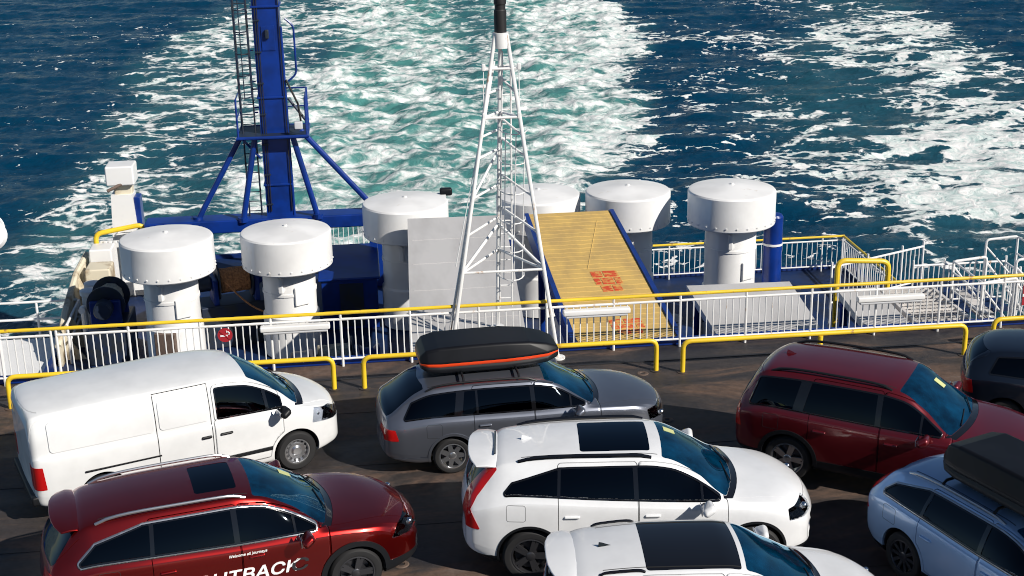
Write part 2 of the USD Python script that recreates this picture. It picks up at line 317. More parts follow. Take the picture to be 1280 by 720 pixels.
for y in np.arange(13.4, 25.0, 2.15):
    for x in np.arange(-7.0, 14.3, 2.4):
        obj('lashing_socket', lathe([(.045, .001), (.115, .001), (.10, .012), (.055, .012), (.045, .001)], 14).apply_translation((x, y, 0)), M['rust_box'], deck)
obj('black_strip', box(-8.3, 14.5, 24.72, 24.80, .001, .009), M['mast_black'], deck)  # narrow black strip across the deck behind the crash barriers
hull = thing('ship_hull', 'dark blue ferry hull under the decks', 'hull')
obj('side_plating', box(-8.5, -8.38, -14, 44.2, -9.5, LOW + .25), M['hull_blue'], hull)
obj('side_plating', box(14.58, 14.7, -14, 39.9, -9.5, LOW + .25), M['hull_blue'], hull)
obj('stern_plating', box(-8.38, 7.2, 44.2, 44.32, -9.5, LOW + .12), M['hull_blue'], hull)
obj('stern_plating', box(7.2, 14.58, 39.9, 40.02, -9.5, LOW + .12), M['hull_blue'], hull)
obj('stern_plating', box(7.2, 7.32, 40.02, 44.2, -9.5, LOW + .12), M['hull_blue'], hull)
obj('bulkhead', box(-8.38, 14.58, 25.2, 25.55, LOW, -0.352), M['blue_deck'], hull)
obj('side_wall', box(-8.5, -8.42, -14, 25.78, LOW + .25, 0.12), M['hull_blue'], hull)
obj('side_wall', box(14.62, 14.7, -14, 25.78, LOW + .25, 0.12), M['hull_blue'], hull)
obj('deck_kerb', box(-8.4, 14.6, 25.50, 25.74, 0.0, 0.10, .02), M['blue_paint'], label='blue kerb under the white railing at the deck edge', cat='kerb')

# ------------------------------------------------------------------ the white railing across the deck edge
def railing(name, label, p0, p1, h, n_gap, post_every, cat='railing', top=None, z0=0.1, post_down=0.0, bar=0.013, group=None):
    p0, p1 = np.array(p0, float), np.array(p1, float); L = np.linalg.norm(p1 - p0); d = (p1 - p0) / L; a = math.atan2(d[1], d[0])
    t = thing(name, label, cat, p0, a, group)
    obj('top_rail', cyl((0, 0, h - .13), (L, 0, h - .13), .026, 8), M['rail_white'], t)
    obj('bottom_rail', cyl((0, 0, z0 + .06), (L, 0, z0 + .06), .022, 8), M['rail_white'], t)
    if top: obj('hand_rail', cyl((-.05, 0, h), (L + .05, 0, h), .036, 10), M[top], t, label='yellow hand rail along the top')
    n = max(1, round(L / n_gap)); k = 0
    for i in range(n + 1):
        x = L * i / n
        if i % post_every == 0 or i == n:
            obj('post', cyl((x, 0, -post_down), (x, 0, h), .026, 8), M['rail_white'], t)
        else:
            obj('baluster', cyl((x, 0, z0 + .06), (x, 0, h - .13), bar, 6), M['rail_white'], t)
    return t
railing('deck_railing', 'white railing with yellow hand rail across the end of the car deck, behind the cars', (-5.95, 25.42, 0), (14.5, 25.42, 0), 1.1, .133, 10, top='yellow_paint')
railing('deck_railing', 'short white railing section at the left end, with water behind it', (-8.35, 25.42, 0), (-6.05, 25.42, 0), 1.1, .133, 10, top='yellow_paint')

# ------------------------------------------------------------------ yellow crash barriers of bent pipe
def barrier(x0, x1, y, label, mids=()):
    t = thing('crash_barrier', label, 'barrier', (x0, y, 0))
    L = x1 - x0
    obj('pipe', tube(bend([(0, 0, 0), (0, 0, .62), (L, 0, .62), (L, 0, 0)], .16, 7), .046, 12), M['yellow_paint'], t)
    for k, m in enumerate(mids): obj('post', cyl((m - x0, 0, 0), (m - x0, 0, .58), .05, 12), M['yellow_paint'], t)
    for x in [0, L] + [m - x0 for m in mids]: obj('foot_plate', cyl((x, 0, 0.001), (x, 0, .012), .11, 14), M['car_deck'], t)
    return t
barrier(-6.65, -.80, 24.3, 'yellow bent pipe barrier behind the white van', (-3.7,))
barrier(-.24, 5.28, 24.25, 'yellow bent pipe barrier behind the grey estate car with the roof box', (2.6,))
barrier(5.76, 11.3, 24.1, 'yellow bent pipe barrier behind the maroon car', (8.42,))
barrier(11.95, 14.3, 24.3, 'yellow bent pipe barrier behind the dark car at the right edge')
b = thing('deck_bollard', 'short yellow bollard left of the white van', 'bollard', (-7.0, 24.0, 0))
obj('shaft', lathe([(0, 0), (.13, 0), (.13, .34), (.10, .42), (0, .44)], 16), M['yellow_paint'], b)
obj('base', cyl((0, 0, 0), (0, 0, .03), .2, 16), M['navy_machine'], b)

# ------------------------------------------------------------------ long lamps on the railing
def lamp(x0, x1, z, label):
    t = thing('deck_lamp', label, 'lamp', ((x0 + x1) / 2, 25.21, z - .13)); L = (x1 - x0) / 2
    obj('housing', rbox(-L, L, .0, .16, -.02, .09, .025), M['white_paint'], t)
    obj('diffuser', rbox(-L + .05, L - .05, .015, .145, -.07, -.012, .02), M['clear_plastic'], t)
    for s in (-1, 1): obj('bracket', box(s * L * .7 - .03, s * L * .7 + .03, .15, .21, .0, .03), M['rail_white'], t)
lamp(-2.16, -.84, 1.0, 'long white lamp box on the railing in front of the second white ventilator')
lamp(3.65, 4.97, .98, 'long white lamp box on the railing in front of the yellow ramp')
lamp(9.54, 10.91, .92, 'long white lamp box on the railing in front of the grating hatch')

# ------------------------------------------------------------------ no smoking and warning signs on the railing
t = thing('no_smoking_sign', 'round red no smoking sign on the railing behind the white van', 'sign', (-2.83, 25.37, .80))
obj('plate', T(cyl((0, 0, 0), (0, 0, .012), .14, 28), rx=PI / 2), M['sign_red'], t)
ring = lathe([(.118, 0), (.14, 0), (.14, .004), (.118, .004), (.118, 0)], 28)
obj('cigarette', T(box(-.09, .05, -.018, .018, 0, .004), (0, -.0125, -.012), rx=PI / 2), M['sign_white'], t)
obj('smoke', tube([(.07, -.015, .01), (.085, -.015, .045), (.06, -.015, .07), (.03, -.015, .06), (.035, -.015, .09)], .012, 6), M['sign_white'], t)
obj('bar', T(T(box(-.125, .125, -.012, .012, 0, .004), rz=-.75), (0, -.018, 0), rx=PI / 2), M['sign_red'], t)
t = thing('warning_sign', 'red and white sign on the railing at the right edge', 'sign', (13.22, 25.37, .70))
obj('plate', box(-.2, .2, -.012, 0, -.22, .22), M['sign_red'], t)
obj('stripe', box(-.2, .2, -.016, -.0121, -.04, .02), M['sign_white'], t)
obj('triangle', T(slab([(-.12, .05), (.12, .05), (0, .19)], 0, .004), (0, -.0122, 0), rx=PI / 2), M['sign_white'], t)

# ------------------------------------------------------------------ stowed ramps and hatch covers behind the railing
def ramp(name, label, pts, z, matn, rib_gap, edge=None, th=.16, ribs=True):
    """pts: near left, near right, far right, far left"""
    nl, nr, fr, fl = [np.array(p, float) for p in pts]
    t = thing(name, label, 'ramp', (nl[0], nl[1], z))
    o = nl; loc = lambda p: tuple(np.array(p) - o)
    obj('plate', slab([loc(nl), loc(nr), loc(fr), loc(fl)], -th, 0), M[matn], t)
    L = np.linalg.norm(fl - nl); n = int(L / rib_gap)
    for i in range(1, n if ribs else 0):
        s = i / n; a, b_ = loc(nl * (1 - s) + fl * s), loc(nr * (1 - s) + fr * s)
        a, b_ = np.array([*a, .000]), np.array([*b_, .000]); dd = (b_ - a) / np.linalg.norm(b_ - a)
        obj('rib', cyl(a + dd * .03, b_ - dd * .03, .008, 5), M[matn], t)
    if edge:
        for p, q, s in ((nl, fl, -1), (nr, fr, 1)):
            p, q = np.array(loc(p)), np.array(loc(q))
            w = .11
            obj('side_beam', slab([(p[0] + s * .002, p[1]), (p[0] + s * w, p[1]), (q[0] + s * w, q[1]), (q[0] + s * .002, q[1])], -.42, .035), M[edge], t)
        for x in (.25, .75):
            p = loc(nl * (1 - x) + nr * x); q = loc(fl * (1 - x) + fr * x)
            obj('girder', slab([(p[0] - .08, p[1] + .1), (p[0] + .08, p[1] + .1), (q[0] + .08, q[1] - .1), (q[0] - .08, q[1] - .1)], -.4, -th), M[edge], t)
    for s in (.12, .85):   # legs down to the mooring deck
        for e, f_ in ((nl, fl), (nr, fr)):
            p = loc(e * (1 - s) + f_ * s); c = loc((nl + nr + fr + fl) / 4); p = np.array(p) + (np.array(c) - p) * .12
            obj('leg', cyl((p[0], p[1], LOW - z), (p[0], p[1], -th), .09, 10), M[edge or 'blue_paint'], t)
    return t, loc
ramp('grey_ramp', 'long pale grey ramp lying behind the railing, left of the yellow one', [(.68, 25.85), (3.04, 25.85), (3.58, 35.55), (1.02, 35.65)], -.02, 'grey_ramp', .60, ribs=False)
for k in range(1, 5):
    y_ = 25.85 + k * 1.95
    obj('plate_joint', box(-.0 + .10 + (y_ - 25.85) * .035, 2.30 + (y_ - 25.85) * .053, y_ - 25.85 - .012, y_ - 25.85 + .012, .0, .006), M['grey_ramp'], stage.GetPrimAtPath('/World/grey_ramp'))
yr, yl = ramp('yellow_ramp', 'long yellow ramp with blue sides and red painted marks', [(4.03, 25.85), (6.08, 25.85), (6.39, 35.5), (4.22, 35.5)], -.02, 'yellow_ramp', .32, 'blue_paint')
def marks(cx, cy, w, h):
    o = np.array(yl((cx, cy)))
    rows = [[.0, .40, .46, 1.0], [.0, .22, .27, .70, .76, 1.0], [.12, .50, .55, .86]]
    for r, row in enumerate(rows):
        for a, b_ in zip(row[::2], row[1::2]):
            y0 = o[1] - h / 2 + (2 - r) * h / 3
            obj('red_mark', box(o[0] - w / 2 + a * w, o[0] - w / 2 + b_ * w, y0 + .05, y0 + h / 3 - .03, .0, .007), M['red_mark'], yr)
marks(5.33, 29.7, .62, 1.5); marks(5.22, 26.75, .68, .95)
for (a, b_) in (((5.9, 34.6), (5.0, 30.6)), ((4.5, 33.9), (5.5, 33.7))):   # thin seams
    a, b_ = np.array([*yl(a), .002]), np.array([*yl(b_), .002]); obj('seam', cyl(a, b_, .010, 5), M['yellow_ramp'], yr)
ramp('grey_hatch', 'short pale grey hatch cover before the rightmost white ventilator', [(6.9, 25.85), (9.07, 25.85), (9.34, 29.0), (7.0, 29.1)], -.02, 'grey_ramp', .6, ribs=False)
t, gl = ramp('grating_hatch', 'pale grey hatch with a steel grating on its right half', [(10.0, 25.85), (10.95, 25.85), (11.1, 28.3), (10.2, 28.3)], -.02, 'grey_ramp', .6, ribs=False)
g0 = np.array(gl((11.0, 25.9)))
obj('drip_pan', box(g0[0] + .19, g0[0] + 1.28, g0[1] + .07, g0[1] + 2.25, -.26, -.20), M['grey_ramp'], t)
obj('grating_frame', [box(g0[0], g0[0] + 1.35, g0[1], g0[1] + .07, -.1, 0), box(g0[0], g0[0] + 1.35, g0[1] + 2.25, g0[1] + 2.32, -.1, 0), box(g0[0] + 1.28, g0[0] + 1.35, g0[1] + .07, g0[1] + 2.25, -.1, 0), box(g0[0] + .12, g0[0] + .19, g0[1] + .07, g0[1] + 2.25, -.1, 0)], M['grating'], t)
for i in range(1, 11): obj('grating_bar', box(g0[0] + .2, g0[0] + 1.27, g0[1] + .07 + i * .2, g0[1] + .10 + i * .2, -.055, -.015), M['grating'], t)
for i in range(1, 12): obj('grating_bar', box(g0[0] + .19 + i * .09, g0[0] + .205 + i * .09, g0[1] + .08, g0[1] + 2.24, -.075, -.056), M['grating'], t)
tb = obj('blue_hatch', rbox(9.25, 10.15, 25.9, 31.5, -2.2, -1.3, .03), M['blue_paint']); tag(tb, 'blue steel hatch between the two grey hatches right of the yellow ramp', 'hatch')

# ------------------------------------------------------------------ white mushroom ventilators
def vent(x, y, ztop, label, base_step=True, first=[None]):
    h = ztop - LOW
    t = thing('ventilator', label, 'ventilator', (x, y, LOW), 0, 'white mushroom ventilators on the mooring deck')
    R, rc = 1.18, .69
    obj('cap', lathe([(0, h), (.25, h - .015), (R - .10, h - .115), (R - .03, h - .135), (R, h - .175), (R, h - 1.02), (R - .03, h - 1.05), (R - .06, h - 1.05), (R - .06, h - .6), (0, h - .5)], 56), M['vent_white'], t, smooth=28)
    obj('column', lathe([(0, h - .9), (rc, h - .9), (rc, 1.2), (rc + .05, 1.15), (rc + .05, .03), (0, .0)], 40), M['vent_white'], t, smooth=28)
    for k in range(6):
        a = k * PI / 3 + .3; c, s = math.cos(a), math.sin(a)
        obj('stay', box(-.03, .03, -.01, .01, 0, .5), M['vent_white'], t) if False else obj('stay', T(box(rc - .02, R - .08, -.015, .015, h - .85, h - .62), rz=a), M['vent_white'], t)
    obj('seam_band', lathe([(rc + .002, h - 1.75), (rc + .022, h - 1.75), (rc + .022, h - 1.68), (rc + .002, h - 1.68), (rc + .002, h - 1.75)], 40), M['vent_white'], t)
    for k in range(26):
        a = k * 2 * PI / 26; obj('bolt', cyl((( R + .0) * math.cos(a), R * math.sin(a), h - .93), ((R + .02) * math.cos(a), (R + .02) * math.sin(a), h - .93), .022, 6), M['vent_white'], t)
    if False: obj('rim_band', lathe([(R + .001, h - 1.02), (R + .018, h - 1.02), (R + .018, h - .98), (R + .001, h - .98), (R + .001, h - 1.02)], 56), M['vent_white'], t)
    obj('access_hatch', T(rbox(rc - .03, rc + .045, -.2, .2, 1.5, 2.0, .02), rz=-PI / 2 + .5), M['vent_white'], t)
    a = -PI / 2 - .25
    obj('clip', T(rbox(rc - .02, rc + .10, -.06, .06, h - 1.62, h - 1.2, .02), rz=a), M['vent_white'], t)
    obj('top_knob', lathe([(0, h - .02), (.05, h - .02), (.05, h + .03), (0, h + .04)], 10), M['vent_white'], t)
    return t
v1 = vent(-5.16, 35.0, .13, 'leftmost big white mushroom ventilator, above the white van')
obj('louvre_panel', T(rbox(.60, .84, -.27, .27, .35, 1.15, .02), rz=-PI / 2 - .22), M['rust_box'], v1)
vent(-2.17, 35.5, .0, 'second white mushroom ventilator from the left, in front of the blue tower')
vent(1.02, 37.2, .16, 'white mushroom ventilator with shaded column at the left end of the grey ramp')
vent(4.75, 37.6, .10, 'white mushroom ventilator behind the lattice mast and between both ramps')
vent(7.18, 37.0, .25, 'white mushroom ventilator behind the far end of the yellow ramp')
vent(9.75, 35.6, .52, 'rightmost white mushroom ventilator, beside the blue post')
t = thing('blue_post', 'thick blue round post right of the rightmost ventilator', 'post', (11.0, 35.8, LOW))
obj('shaft', lathe([(0, 0), (.26, 0), (.26, 3.0), (.22, 3.06), (0, 3.08)], 24), M['blue_paint'], t)
obj('flange', cyl((0, 0, 0), (0, 0, .06), .42, 20), M['blue_paint'], t)
obj('valve', rbox(-.1, .1, -.36, -.22, .25, .45, .03), M['white_paint'], t)
obj('band', lathe([(.262, 2.2), (.275, 2.2), (.275, 2.26), (.262, 2.26), (.262, 2.2)], 24), M['white_paint'], t)

# ------------------------------------------------------------------ blue crane tower at the stern
t = thing('crane_tower', 'tall blue tower with ladder, platform and slanting struts at the stern', 'tower', (-2.60, 41.0, LOW))
zt = lambda z: z - LOW
BX = M['blue_paint']
def taper(w0, w1, d0, d1, z0, z1):
    v = [(sx * w / 2, sy * d / 2, z) for (w, d, z) in ((w0, d0, z0), (w1, d1, z1)) for sx, sy in ((-1, -1), (1, -1), (1, 1), (-1, 1))]
    return tm(Manifold.hull_points(np.array(v)))
obj('column', taper(.78, .74, .80, .74, 0, zt(7.4)), BX, t)
obj('edge_pipe', cyl((.42, -.38, zt(-1.2)), (.40, -.36, zt(4.4)), .04, 10), BX, t)
obj('edge_pipe', cyl((.42, -.22, zt(-1.2)), (.40, -.2, zt(4.4)), .03, 8), M['navy_machine'], t)
obj('access_door', box(-.16, .22, -.405, -.37, zt(3.75), zt(4.45), .008), M['blue_paint'], t)
obj('lamp_box', rbox(-.05, .06, -.50, -.39, zt(4.1), zt(4.35), .02), M['navy_machine'], t)
obj('mark_plate', box(-.02, .16, -.447, -.425, zt(.05), zt(.65)), M['sign_white'], t) if False else None
pz = zt(1.35)
obj('platform', box(-1.02, .98, -.85, .75, pz - .09, pz, .01), M['navy_machine'], t)
obj('platform_edge', tube([(-1.03, -.86, pz - .03), (.99, -.86, pz - .03), (.99, .76, pz - .03), (-1.03, .76, pz - .03)], .05, 8, closed=True), BX, t)
for (x, y) in ((-1.0, -.83), (.96, -.83), (-1.0, .73), (.96, .73), (.96, -.05)):
    obj('platform_post', cyl((x, y, pz), (x, y, pz + 1.1), .03, 8), BX, t)
for z in (.55, 1.1):
    obj('platform_rail', tube([(-.62, .73, pz + z), (.96, .73, pz + z), (.96, -.83, pz + z)], .022, 8), BX, t)
    obj('platform_rail', tube([(-1.0, .73, pz + z), (-1.0, -.83, pz + z)], .022, 8), BX, t)
bz0, bz1 = zt(-1.62), zt(-1.15)
obj('cross_beam', rbox(-3.95, 3.1, -.66, .10, bz0 + .08, bz1, .04), BX, t)
for x in (-3.7, 2.8): obj('beam_leg', box(x - .2, x + .2, -.5, .1, 0, bz0 + .02, .02), BX, t)
for p, q in (((-2.42, -.3, bz1 - .05), (-.95, -.2, pz - .05)), ((2.90, -.3, bz1 - .05), (.75, -.2, pz + .02)), ((-1.07, -.62, bz1 - .05), (-.55, -.5, pz - .05)), ((1.12, -.62, bz1 - .05), (.52, -.5, pz - .05))):
    obj('strut', cyl(p, q, .085, 12), BX, t)
    obj('strut_foot', cyl((p[0], p[1], p[2] - .02), (p[0], p[1], p[2] + .12), .15, 12), BX, t)
obj('platform_brace', cyl((-.45, -.3, pz - .75), (-.95, -.5, pz - .08), .035, 8), BX, t)
lx = -.72
for dx in (-.18, .18): obj('ladder_rail', cyl((lx + dx, -.25, zt(-1.2)), (lx + dx, -.25, zt(7.2)), .025, 8), M['navy_machine'], t)
for k in range(28):
    z = zt(-1.0) + k * .29; obj('rung', cyl((lx - .18, -.25, z), (lx + .18, -.25, z), .014, 6), M['navy_machine'], t)
for k in range(9):
    z = pz + 1.15 + k * .62
    obj('cage_hoop', tube([(lx + .19 * math.cos(a) * (1.0) - (0), -.25 - .30 - .33 * math.sin(a), z) for a in np.linspace(-.3, PI + .3, 11)] , .016, 6), M['navy_machine'], t)
for a in (.3, PI / 2, PI - .3): obj('cage_bar', cyl((lx + .19 * math.cos(a), -.55 - .33 * math.sin(a), pz + 1.1), (lx + .19 * math.cos(a), -.55 - .33 * math.sin(a), zt(6.8)), .014, 6), M['navy_machine'], t)
for k in range(6): obj('ladder_bracket', cyl((lx + .16, -.25, pz + .6 + k * .9), (-.42, -.25, pz + .6 + k * .9), .018, 6), BX, t)
obj('side_rail', tube(bend([(.52, -.1, zt(4.6)), (.75, -.1, zt(4.4)), (.75, -.1, zt(3.0)), (.5, -.1, zt(2.8))], .15), .03, 8), BX, t)
obj('side_brace', tube([(.46, -.1, zt(2.3)), (.95, -.1, pz + .25)], .04, 8), M['navy_machine'], t)

for dx in (-.30, -.24, .36): obj('cable', tube([(dx, -.425, zt(-1.0)), (dx + .02, -.44, zt(1.2)), (dx, -.42, zt(4.0)), (dx + .01, -.41, zt(7.0))], .014, 6), M['mast_black'], t)
for k in range(9): obj('cable_clamp', box(-.36, -.18, -.455, -.37, zt(-.8 + k * .9), zt(-.76 + k * .9)), M['navy_machine'], t)
for z in (-.2, 2.4, 5.0): obj('flange', box(-.42, .42, -.43, .43, zt(z) - .03, zt(z) + .03, .01), BX, t)
obj('hose', tube([(.45, -.42, zt(2.9)), (.75, -.5, zt(2.2)), (.80, -.5, zt(1.7)), (.6, -.45, zt(1.45))], .03, 8), M['black_rubber'], t)
obj('work_lamp', rbox(.62, .86, -.98, -.82, pz + .2, pz + .42, .03), M['clear_plastic'], t)

# ------------------------------------------------------------------ white lattice mast with the black lantern on top
t = thing('light_mast', 'white lattice mast on three legs with a black cylinder on top', 'mast', (2.6, 25.9, 0))
W = M['rail_white']; AP = 6.22
legs = [((-1.18, -.72, 0), (-.10, -.05, AP)), ((.93, -.72, 0), (.12, -.05, AP)), ((-.06, 1.25, -.02), (.01, .06, AP))]
at = lambda k, z: np.array(legs[k][0]) * (1 - (z - legs[k][0][2]) / (AP - legs[k][0][2])) + np.array(legs[k][1]) * ((z - legs[k][0][2]) / (AP - legs[k][0][2]))
for p, q in legs: obj('leg', cyl(p, q, .038, 12), W, t)
for p, q in legs: obj('foot_plate', cyl((p[0], p[1], p[2] + .001), (p[0], p[1], p[2] + .03), .14, 16), W, t)
obj('conduit', cyl(np.array(legs[0][0]) + (-.10, .05, 0), np.array(legs[0][1]) + (-.02, .1, -.5), .028, 8), W, t)
for z in (1.78, 4.7, 5.6):
    for a, b_ in ((0, 1), (1, 2), (2, 0)): obj('cross_bar', cyl(at(a, z), at(b_, z), .026, 8), W, t)
for z in (2.5, 3.2, 3.95, 4.35, 5.15):
    obj('cross_bar', cyl(at(0, z), at(2, z), .024, 8), W, t)
    obj('cross_bar', cyl(at(1, z), at(2, z + .25), .024, 8), W, t)
for k in (0, 1): obj('brace', cyl(at(k, 1.8), at(2, 2.35), .03, 8), W, t)
obj('brace', cyl(at(0, 3.2), at(2, 3.95), .024, 8), W, t)
for z in (4.7, 5.6):   # small lamp brackets
    c = (at(0, z) + at(1, z)) / 2
    obj('lamp_arm', cyl(c + (-.34, 0, 0), c + (.34, 0, 0), .022, 8), W, t)
    for s in (-1, 1):
        obj('lamp_holder', rbox(c[0] + s * .33 - .035, c[0] + s * .33 + .035, c[1] - .035, c[1] + .035, z - .03, z + .10, .015), W, t)
for s in (-1, 1): obj('stay_wire', cyl(((at(0, 5.6) + at(1, 5.6)) / 2) + (s * .33, 0, 0), ((at(0, 4.7) + at(1, 4.7)) / 2) + (s * .34, 0, .05), .009, 6), W, t)
obj('stay_wire', cyl(((at(0, 4.7) + at(1, 4.7)) / 2) + (-.34, 0, 0), at(0, 1.9) + (-.14, .05, 0), .009, 6), W, t)
# ladder with safety hoops on the rear leg
e = np.array([.26, -.02, 0])
for s in (0, 1): obj('ladder_rail', cyl(at(2, .5) + e * s + (.03, -.10, 0), at(2, 5.9) + e * s * .6 + (.03, -.10, 0), .018, 8), W, t)
for k in range(18):
    z = .7 + k * .29; f = 1 - .4 * (z - .5) / 5.4
    obj('rung', cyl(at(2, z) + (.03, -.10, 0), at(2, z) + e * f + (.03, -.10, 0), .012, 6), W, t)
hoops = []
for k in range(6):
    z = 1.25 + k * .62; c = at(2, z) + (.14, -.08, 0); pts = [c + (.13 * 0 - .17 + .0, 0, 0)] if False else []
    for a in np.linspace(0, PI, 9): pts.append(c + (.26 * math.cos(a) + .12, -.48 * math.sin(a), 0))
    hoops.append(pts); obj('safety_hoop', tube(pts, .012, 6), W, t)
for j in (2, 4, 6): obj('hoop_bar', tube([h[j] for h in hoops], .012, 6), W, t)
obj('top_collar', cyl((.01, 0, AP - .25), (.01, 0, AP + .04), .15, 16), W, t)
obj('lantern', lathe([(0, 0), (.115, 0), (.115, .40), (.10, .42), (.10, .50), (.115, .52), (.115, .60), (.06, .66), (0, .67)], 20).apply_translation((.01, 0, AP + .04)), M['mast_black'], t)

# ------------------------------------------------------------------ rails and gear on the mooring deck
railing('stern_railing', 'white stern railing with yellow top under the blue tower', (-3.4, 44.0, LOW), (2.2, 44.0, LOW), 1.1, .16, 10, top='yellow_paint')
railing('stern_railing', 'white stern railing with yellow top right of the blue post, reaching the corner', (7.4, 39.7, LOW), (14.4, 39.7, LOW), 1.1, .16, 10, top='yellow_paint')
railing('side_railing', 'white side railing with yellow top running forward from the right stern corner', (14.42, 39.6, LOW), (14.42, 31.5, LOW), 1.1, .16, 10, top='yellow_paint')
t = thing('gate_frame', 'yellow bent pipe frame standing at the far end of the grating hatch', 'gate', (10.35, 28.75, LOW))
obj('pipe', tube(bend([(0, 0, 0), (0, 0, 4.0), (1.18, 0, 3.92), (1.18, 0, 0)], .2, 7), .06, 10), M['yellow_paint'], t)
for x in (0, 1.18): obj('foot_plate', cyl((x, 0, 0), (x, 0, .03), .14, 14), M['navy_machine'], t)
obj('panel', box(.0, .08, .06, .12, 2.9, 3.5), M['yellow_paint'], t)
railing('ladder_railing', 'small white railing behind the yellow pipe frame', (10.45, 29.4, LOW), (13.1, 30.6, LOW), 3.75, .14, 8, z0=2.7, bar=.014)

railing('landing_railing', 'dense white railing of the landing behind the stairway at the right', (12.3, 29.2, -.9), (14.5, 29.2, -.9), 1.15, .12, 6)
railing('landing_railing', 'dense white railing along the right deck side beyond the stairway', (14.45, 26.2, -.9), (14.45, 29.1, -.9), 1.15, .12, 6)
obj('landing_floor', box(12.2, 14.55, 28.9, 31.2, -1.0, -.9), M['blue_deck'], label='small blue landing behind the stairway at the right end', cat='landing')
# steps with white pipe rails at the right
t = thing('stairway', 'white tubular stairway with diagonal rails at the right end behind the railing', 'stairs', (12.75, 26.6, 0))
for dy in (0, 1.5):
    obj('portal', tube(bend([(.0, dy, LOW), (.0, dy, .55), (.75, dy, .62), (.75, dy, LOW)], .08), .032, 8), W, t)
    obj('portal', tube(bend([(.95, dy + .5, LOW), (.95, dy + .5, .85), (1.68, dy + .5, .9), (1.68, dy + .5, LOW)], .08), .028, 8), W, t)
    obj('stringer', cyl((.1, dy + .02, -.1), (1.75, dy + .3, -1.9), .045, 8), W, t)
    obj('hand_rail', cyl((.75, dy, .5), (1.8, dy + .25, -.75), .026, 8), W, t)
    obj('brace', cyl((.0, dy, .45), (.75, dy, -.5), .022, 8), W, t)
    obj('brace', cyl((.95, dy + .5, .7), (1.68, dy + .5, -.1), .02, 8), W, t)
for k in range(8): obj('tread', box(.14 + k * .2, .36 + k * .2, .04, 1.62, -.20 - k * .225, -.17 - k * .225), M['grating'], t)
for z in (-.1, .3, .55): obj('cross_rail', cyl((0, 0, z), (0, 1.5, z), .024, 8), W, t)
for z in (.15, .5, .88): obj('cross_rail', cyl((1.68, .5, z), (1.68, 2.0, z), .02, 8), W, t)
t = thing('deck_locker', 'blue steel locker behind the stairway at the right edge', 'locker', (13.6, 30.2, LOW))
obj('cabinet', rbox(-.7, .7, -.6, .6, 0, 1.5, .03), BX, t); obj('lid', rbox(-.75, .75, -.65, .65, 1.5, 1.58, .03), BX, t)
for s in (-.35, .35): obj('door', box(s - .3, s + .3, -.62, -.598, .15, 1.4), BX, t)

# winches
def winch(x, y, z0, label, rope, axis=0.0):
    t = thing('mooring_winch', label, 'winch', (x, y, LOW), axis)
    obj('base', rbox(-1.0, 1.0, -.5, .5, 0, z0 - .55, .04), M['navy_machine'], t)
    for s in (-.55, .55):
        obj('side_frame', rbox(s - .07, s + .07, -.4, .4, z0 - .6, z0 + .15, .03), M['blue_paint'], t)
    dr = lambda m: T(m, (0, 0, z0), ry=PI / 2)
    obj('drum', dr(lathe([(0, -.5), (.2, -.5), (.2, .5), (0, .5)], 20)), M['navy_machine'], t)
    for s in (-.46, .42): obj('flange', dr(lathe([(0, s), (.50, s), (.50, s + .04), (0, s + .04)], 28)), M['navy_machine'], t)
    hel = [(-.38 + .76 * k / 140, .30 * math.cos(k * .62), .30 * math.sin(k * .62) + z0) for k in range(141)]
    obj('rope', tube(hel, .05, 6), M[rope], t)
    obj('warping_head', dr(lathe([(0, .62), (.28, .62), (.18, .72), (.18, .95), (.28, 1.05), (.24, 1.1), (0, 1.1)], 20)), M['blue_paint'], t)
    obj('motor', dr(lathe([(0, -1.05), (.2, -1.05), (.24, -1.0), (.24, -.65), (0, -.65)], 18)), M['navy_machine'], t)
    return t
winch(-3.72, 36.6, 1.75, 'dark mooring winch with orange rope between the two leftmost ventilators', 'rope', .25)
winch(-7.0, 36.2, 1.5, 'dark mooring winch at the left side beside the leftmost ventilator', 'rope_pale', PI / 2)
winch(-1.0, 32.0, 1.1, 'low dark winch in the shade left of the grey ramp', 'rope_pale', .1)
obj('mooring_rope', tube([(-3.9 + .5 * k / 10 * 3.2, 35.9 - .02 * k, -1.55 - .9 * (k / 10) - .35 * math.sin(k / 10 * PI)) for k in range(11)], .025, 6), M['rope'], label='slack orange rope hanging across the dark deck before the second ventilator', cat='rope')
for k, (x, y, l) in enumerate(((-4.6, 30.4, 'pair of dark bollards on the shaded mooring deck left of the second ventilator'), (8.3, 34.2, 'pair of dark bollards left of the rightmost ventilator'), (-6.4, 32.2, 'pair of dark bollards in the shade at the left side'))):
    t = thing('double_bollard', l, 'bollard', (x, y, LOW))
    obj('base', rbox(-.75, .75, -.3, .3, 0, .12, .03), M['navy_machine'], t)
    for s in (-.42, .42): obj('post', lathe([(0, .1), (.2, .1), (.2, .72), (.25, .78), (.25, .84), (0, .88)], 18).apply_translation((s, 0, 0)), M['navy_machine'], t)
t = thing('deck_house', 'low blue deck house between the second and the third ventilator', 'deck house', (-.6, 38.4, LOW))
obj('wall', rbox(-.8, .75, -1.5, 1.6, 0, 1.45, .03), BX, t); obj('roof', rbox(-.88, .83, -1.58, 1.68, 1.45, 1.53, .03), BX, t)
obj('door', box(-.3, .35, -1.53, -1.502, .1, 1.35), M['navy_machine'], t)
t = thing('pipe_stand', 'yellow pipe and white fittings low behind the railing right of the no smoking sign', 'pipes', (-1.9, 26.6, LOW))
obj('stand', rbox(-.6, 1.9, -.2, .3, 0, 2.35, .04), M['navy_machine'], t)
obj('yellow_pipe', tube(bend([(-.15, -.1, 2.35), (-.15, -.1, 2.75), (1.7, -.1, 2.75), (1.7, -.1, 2.35)], .1), .045, 8), M['yellow_paint'], t)
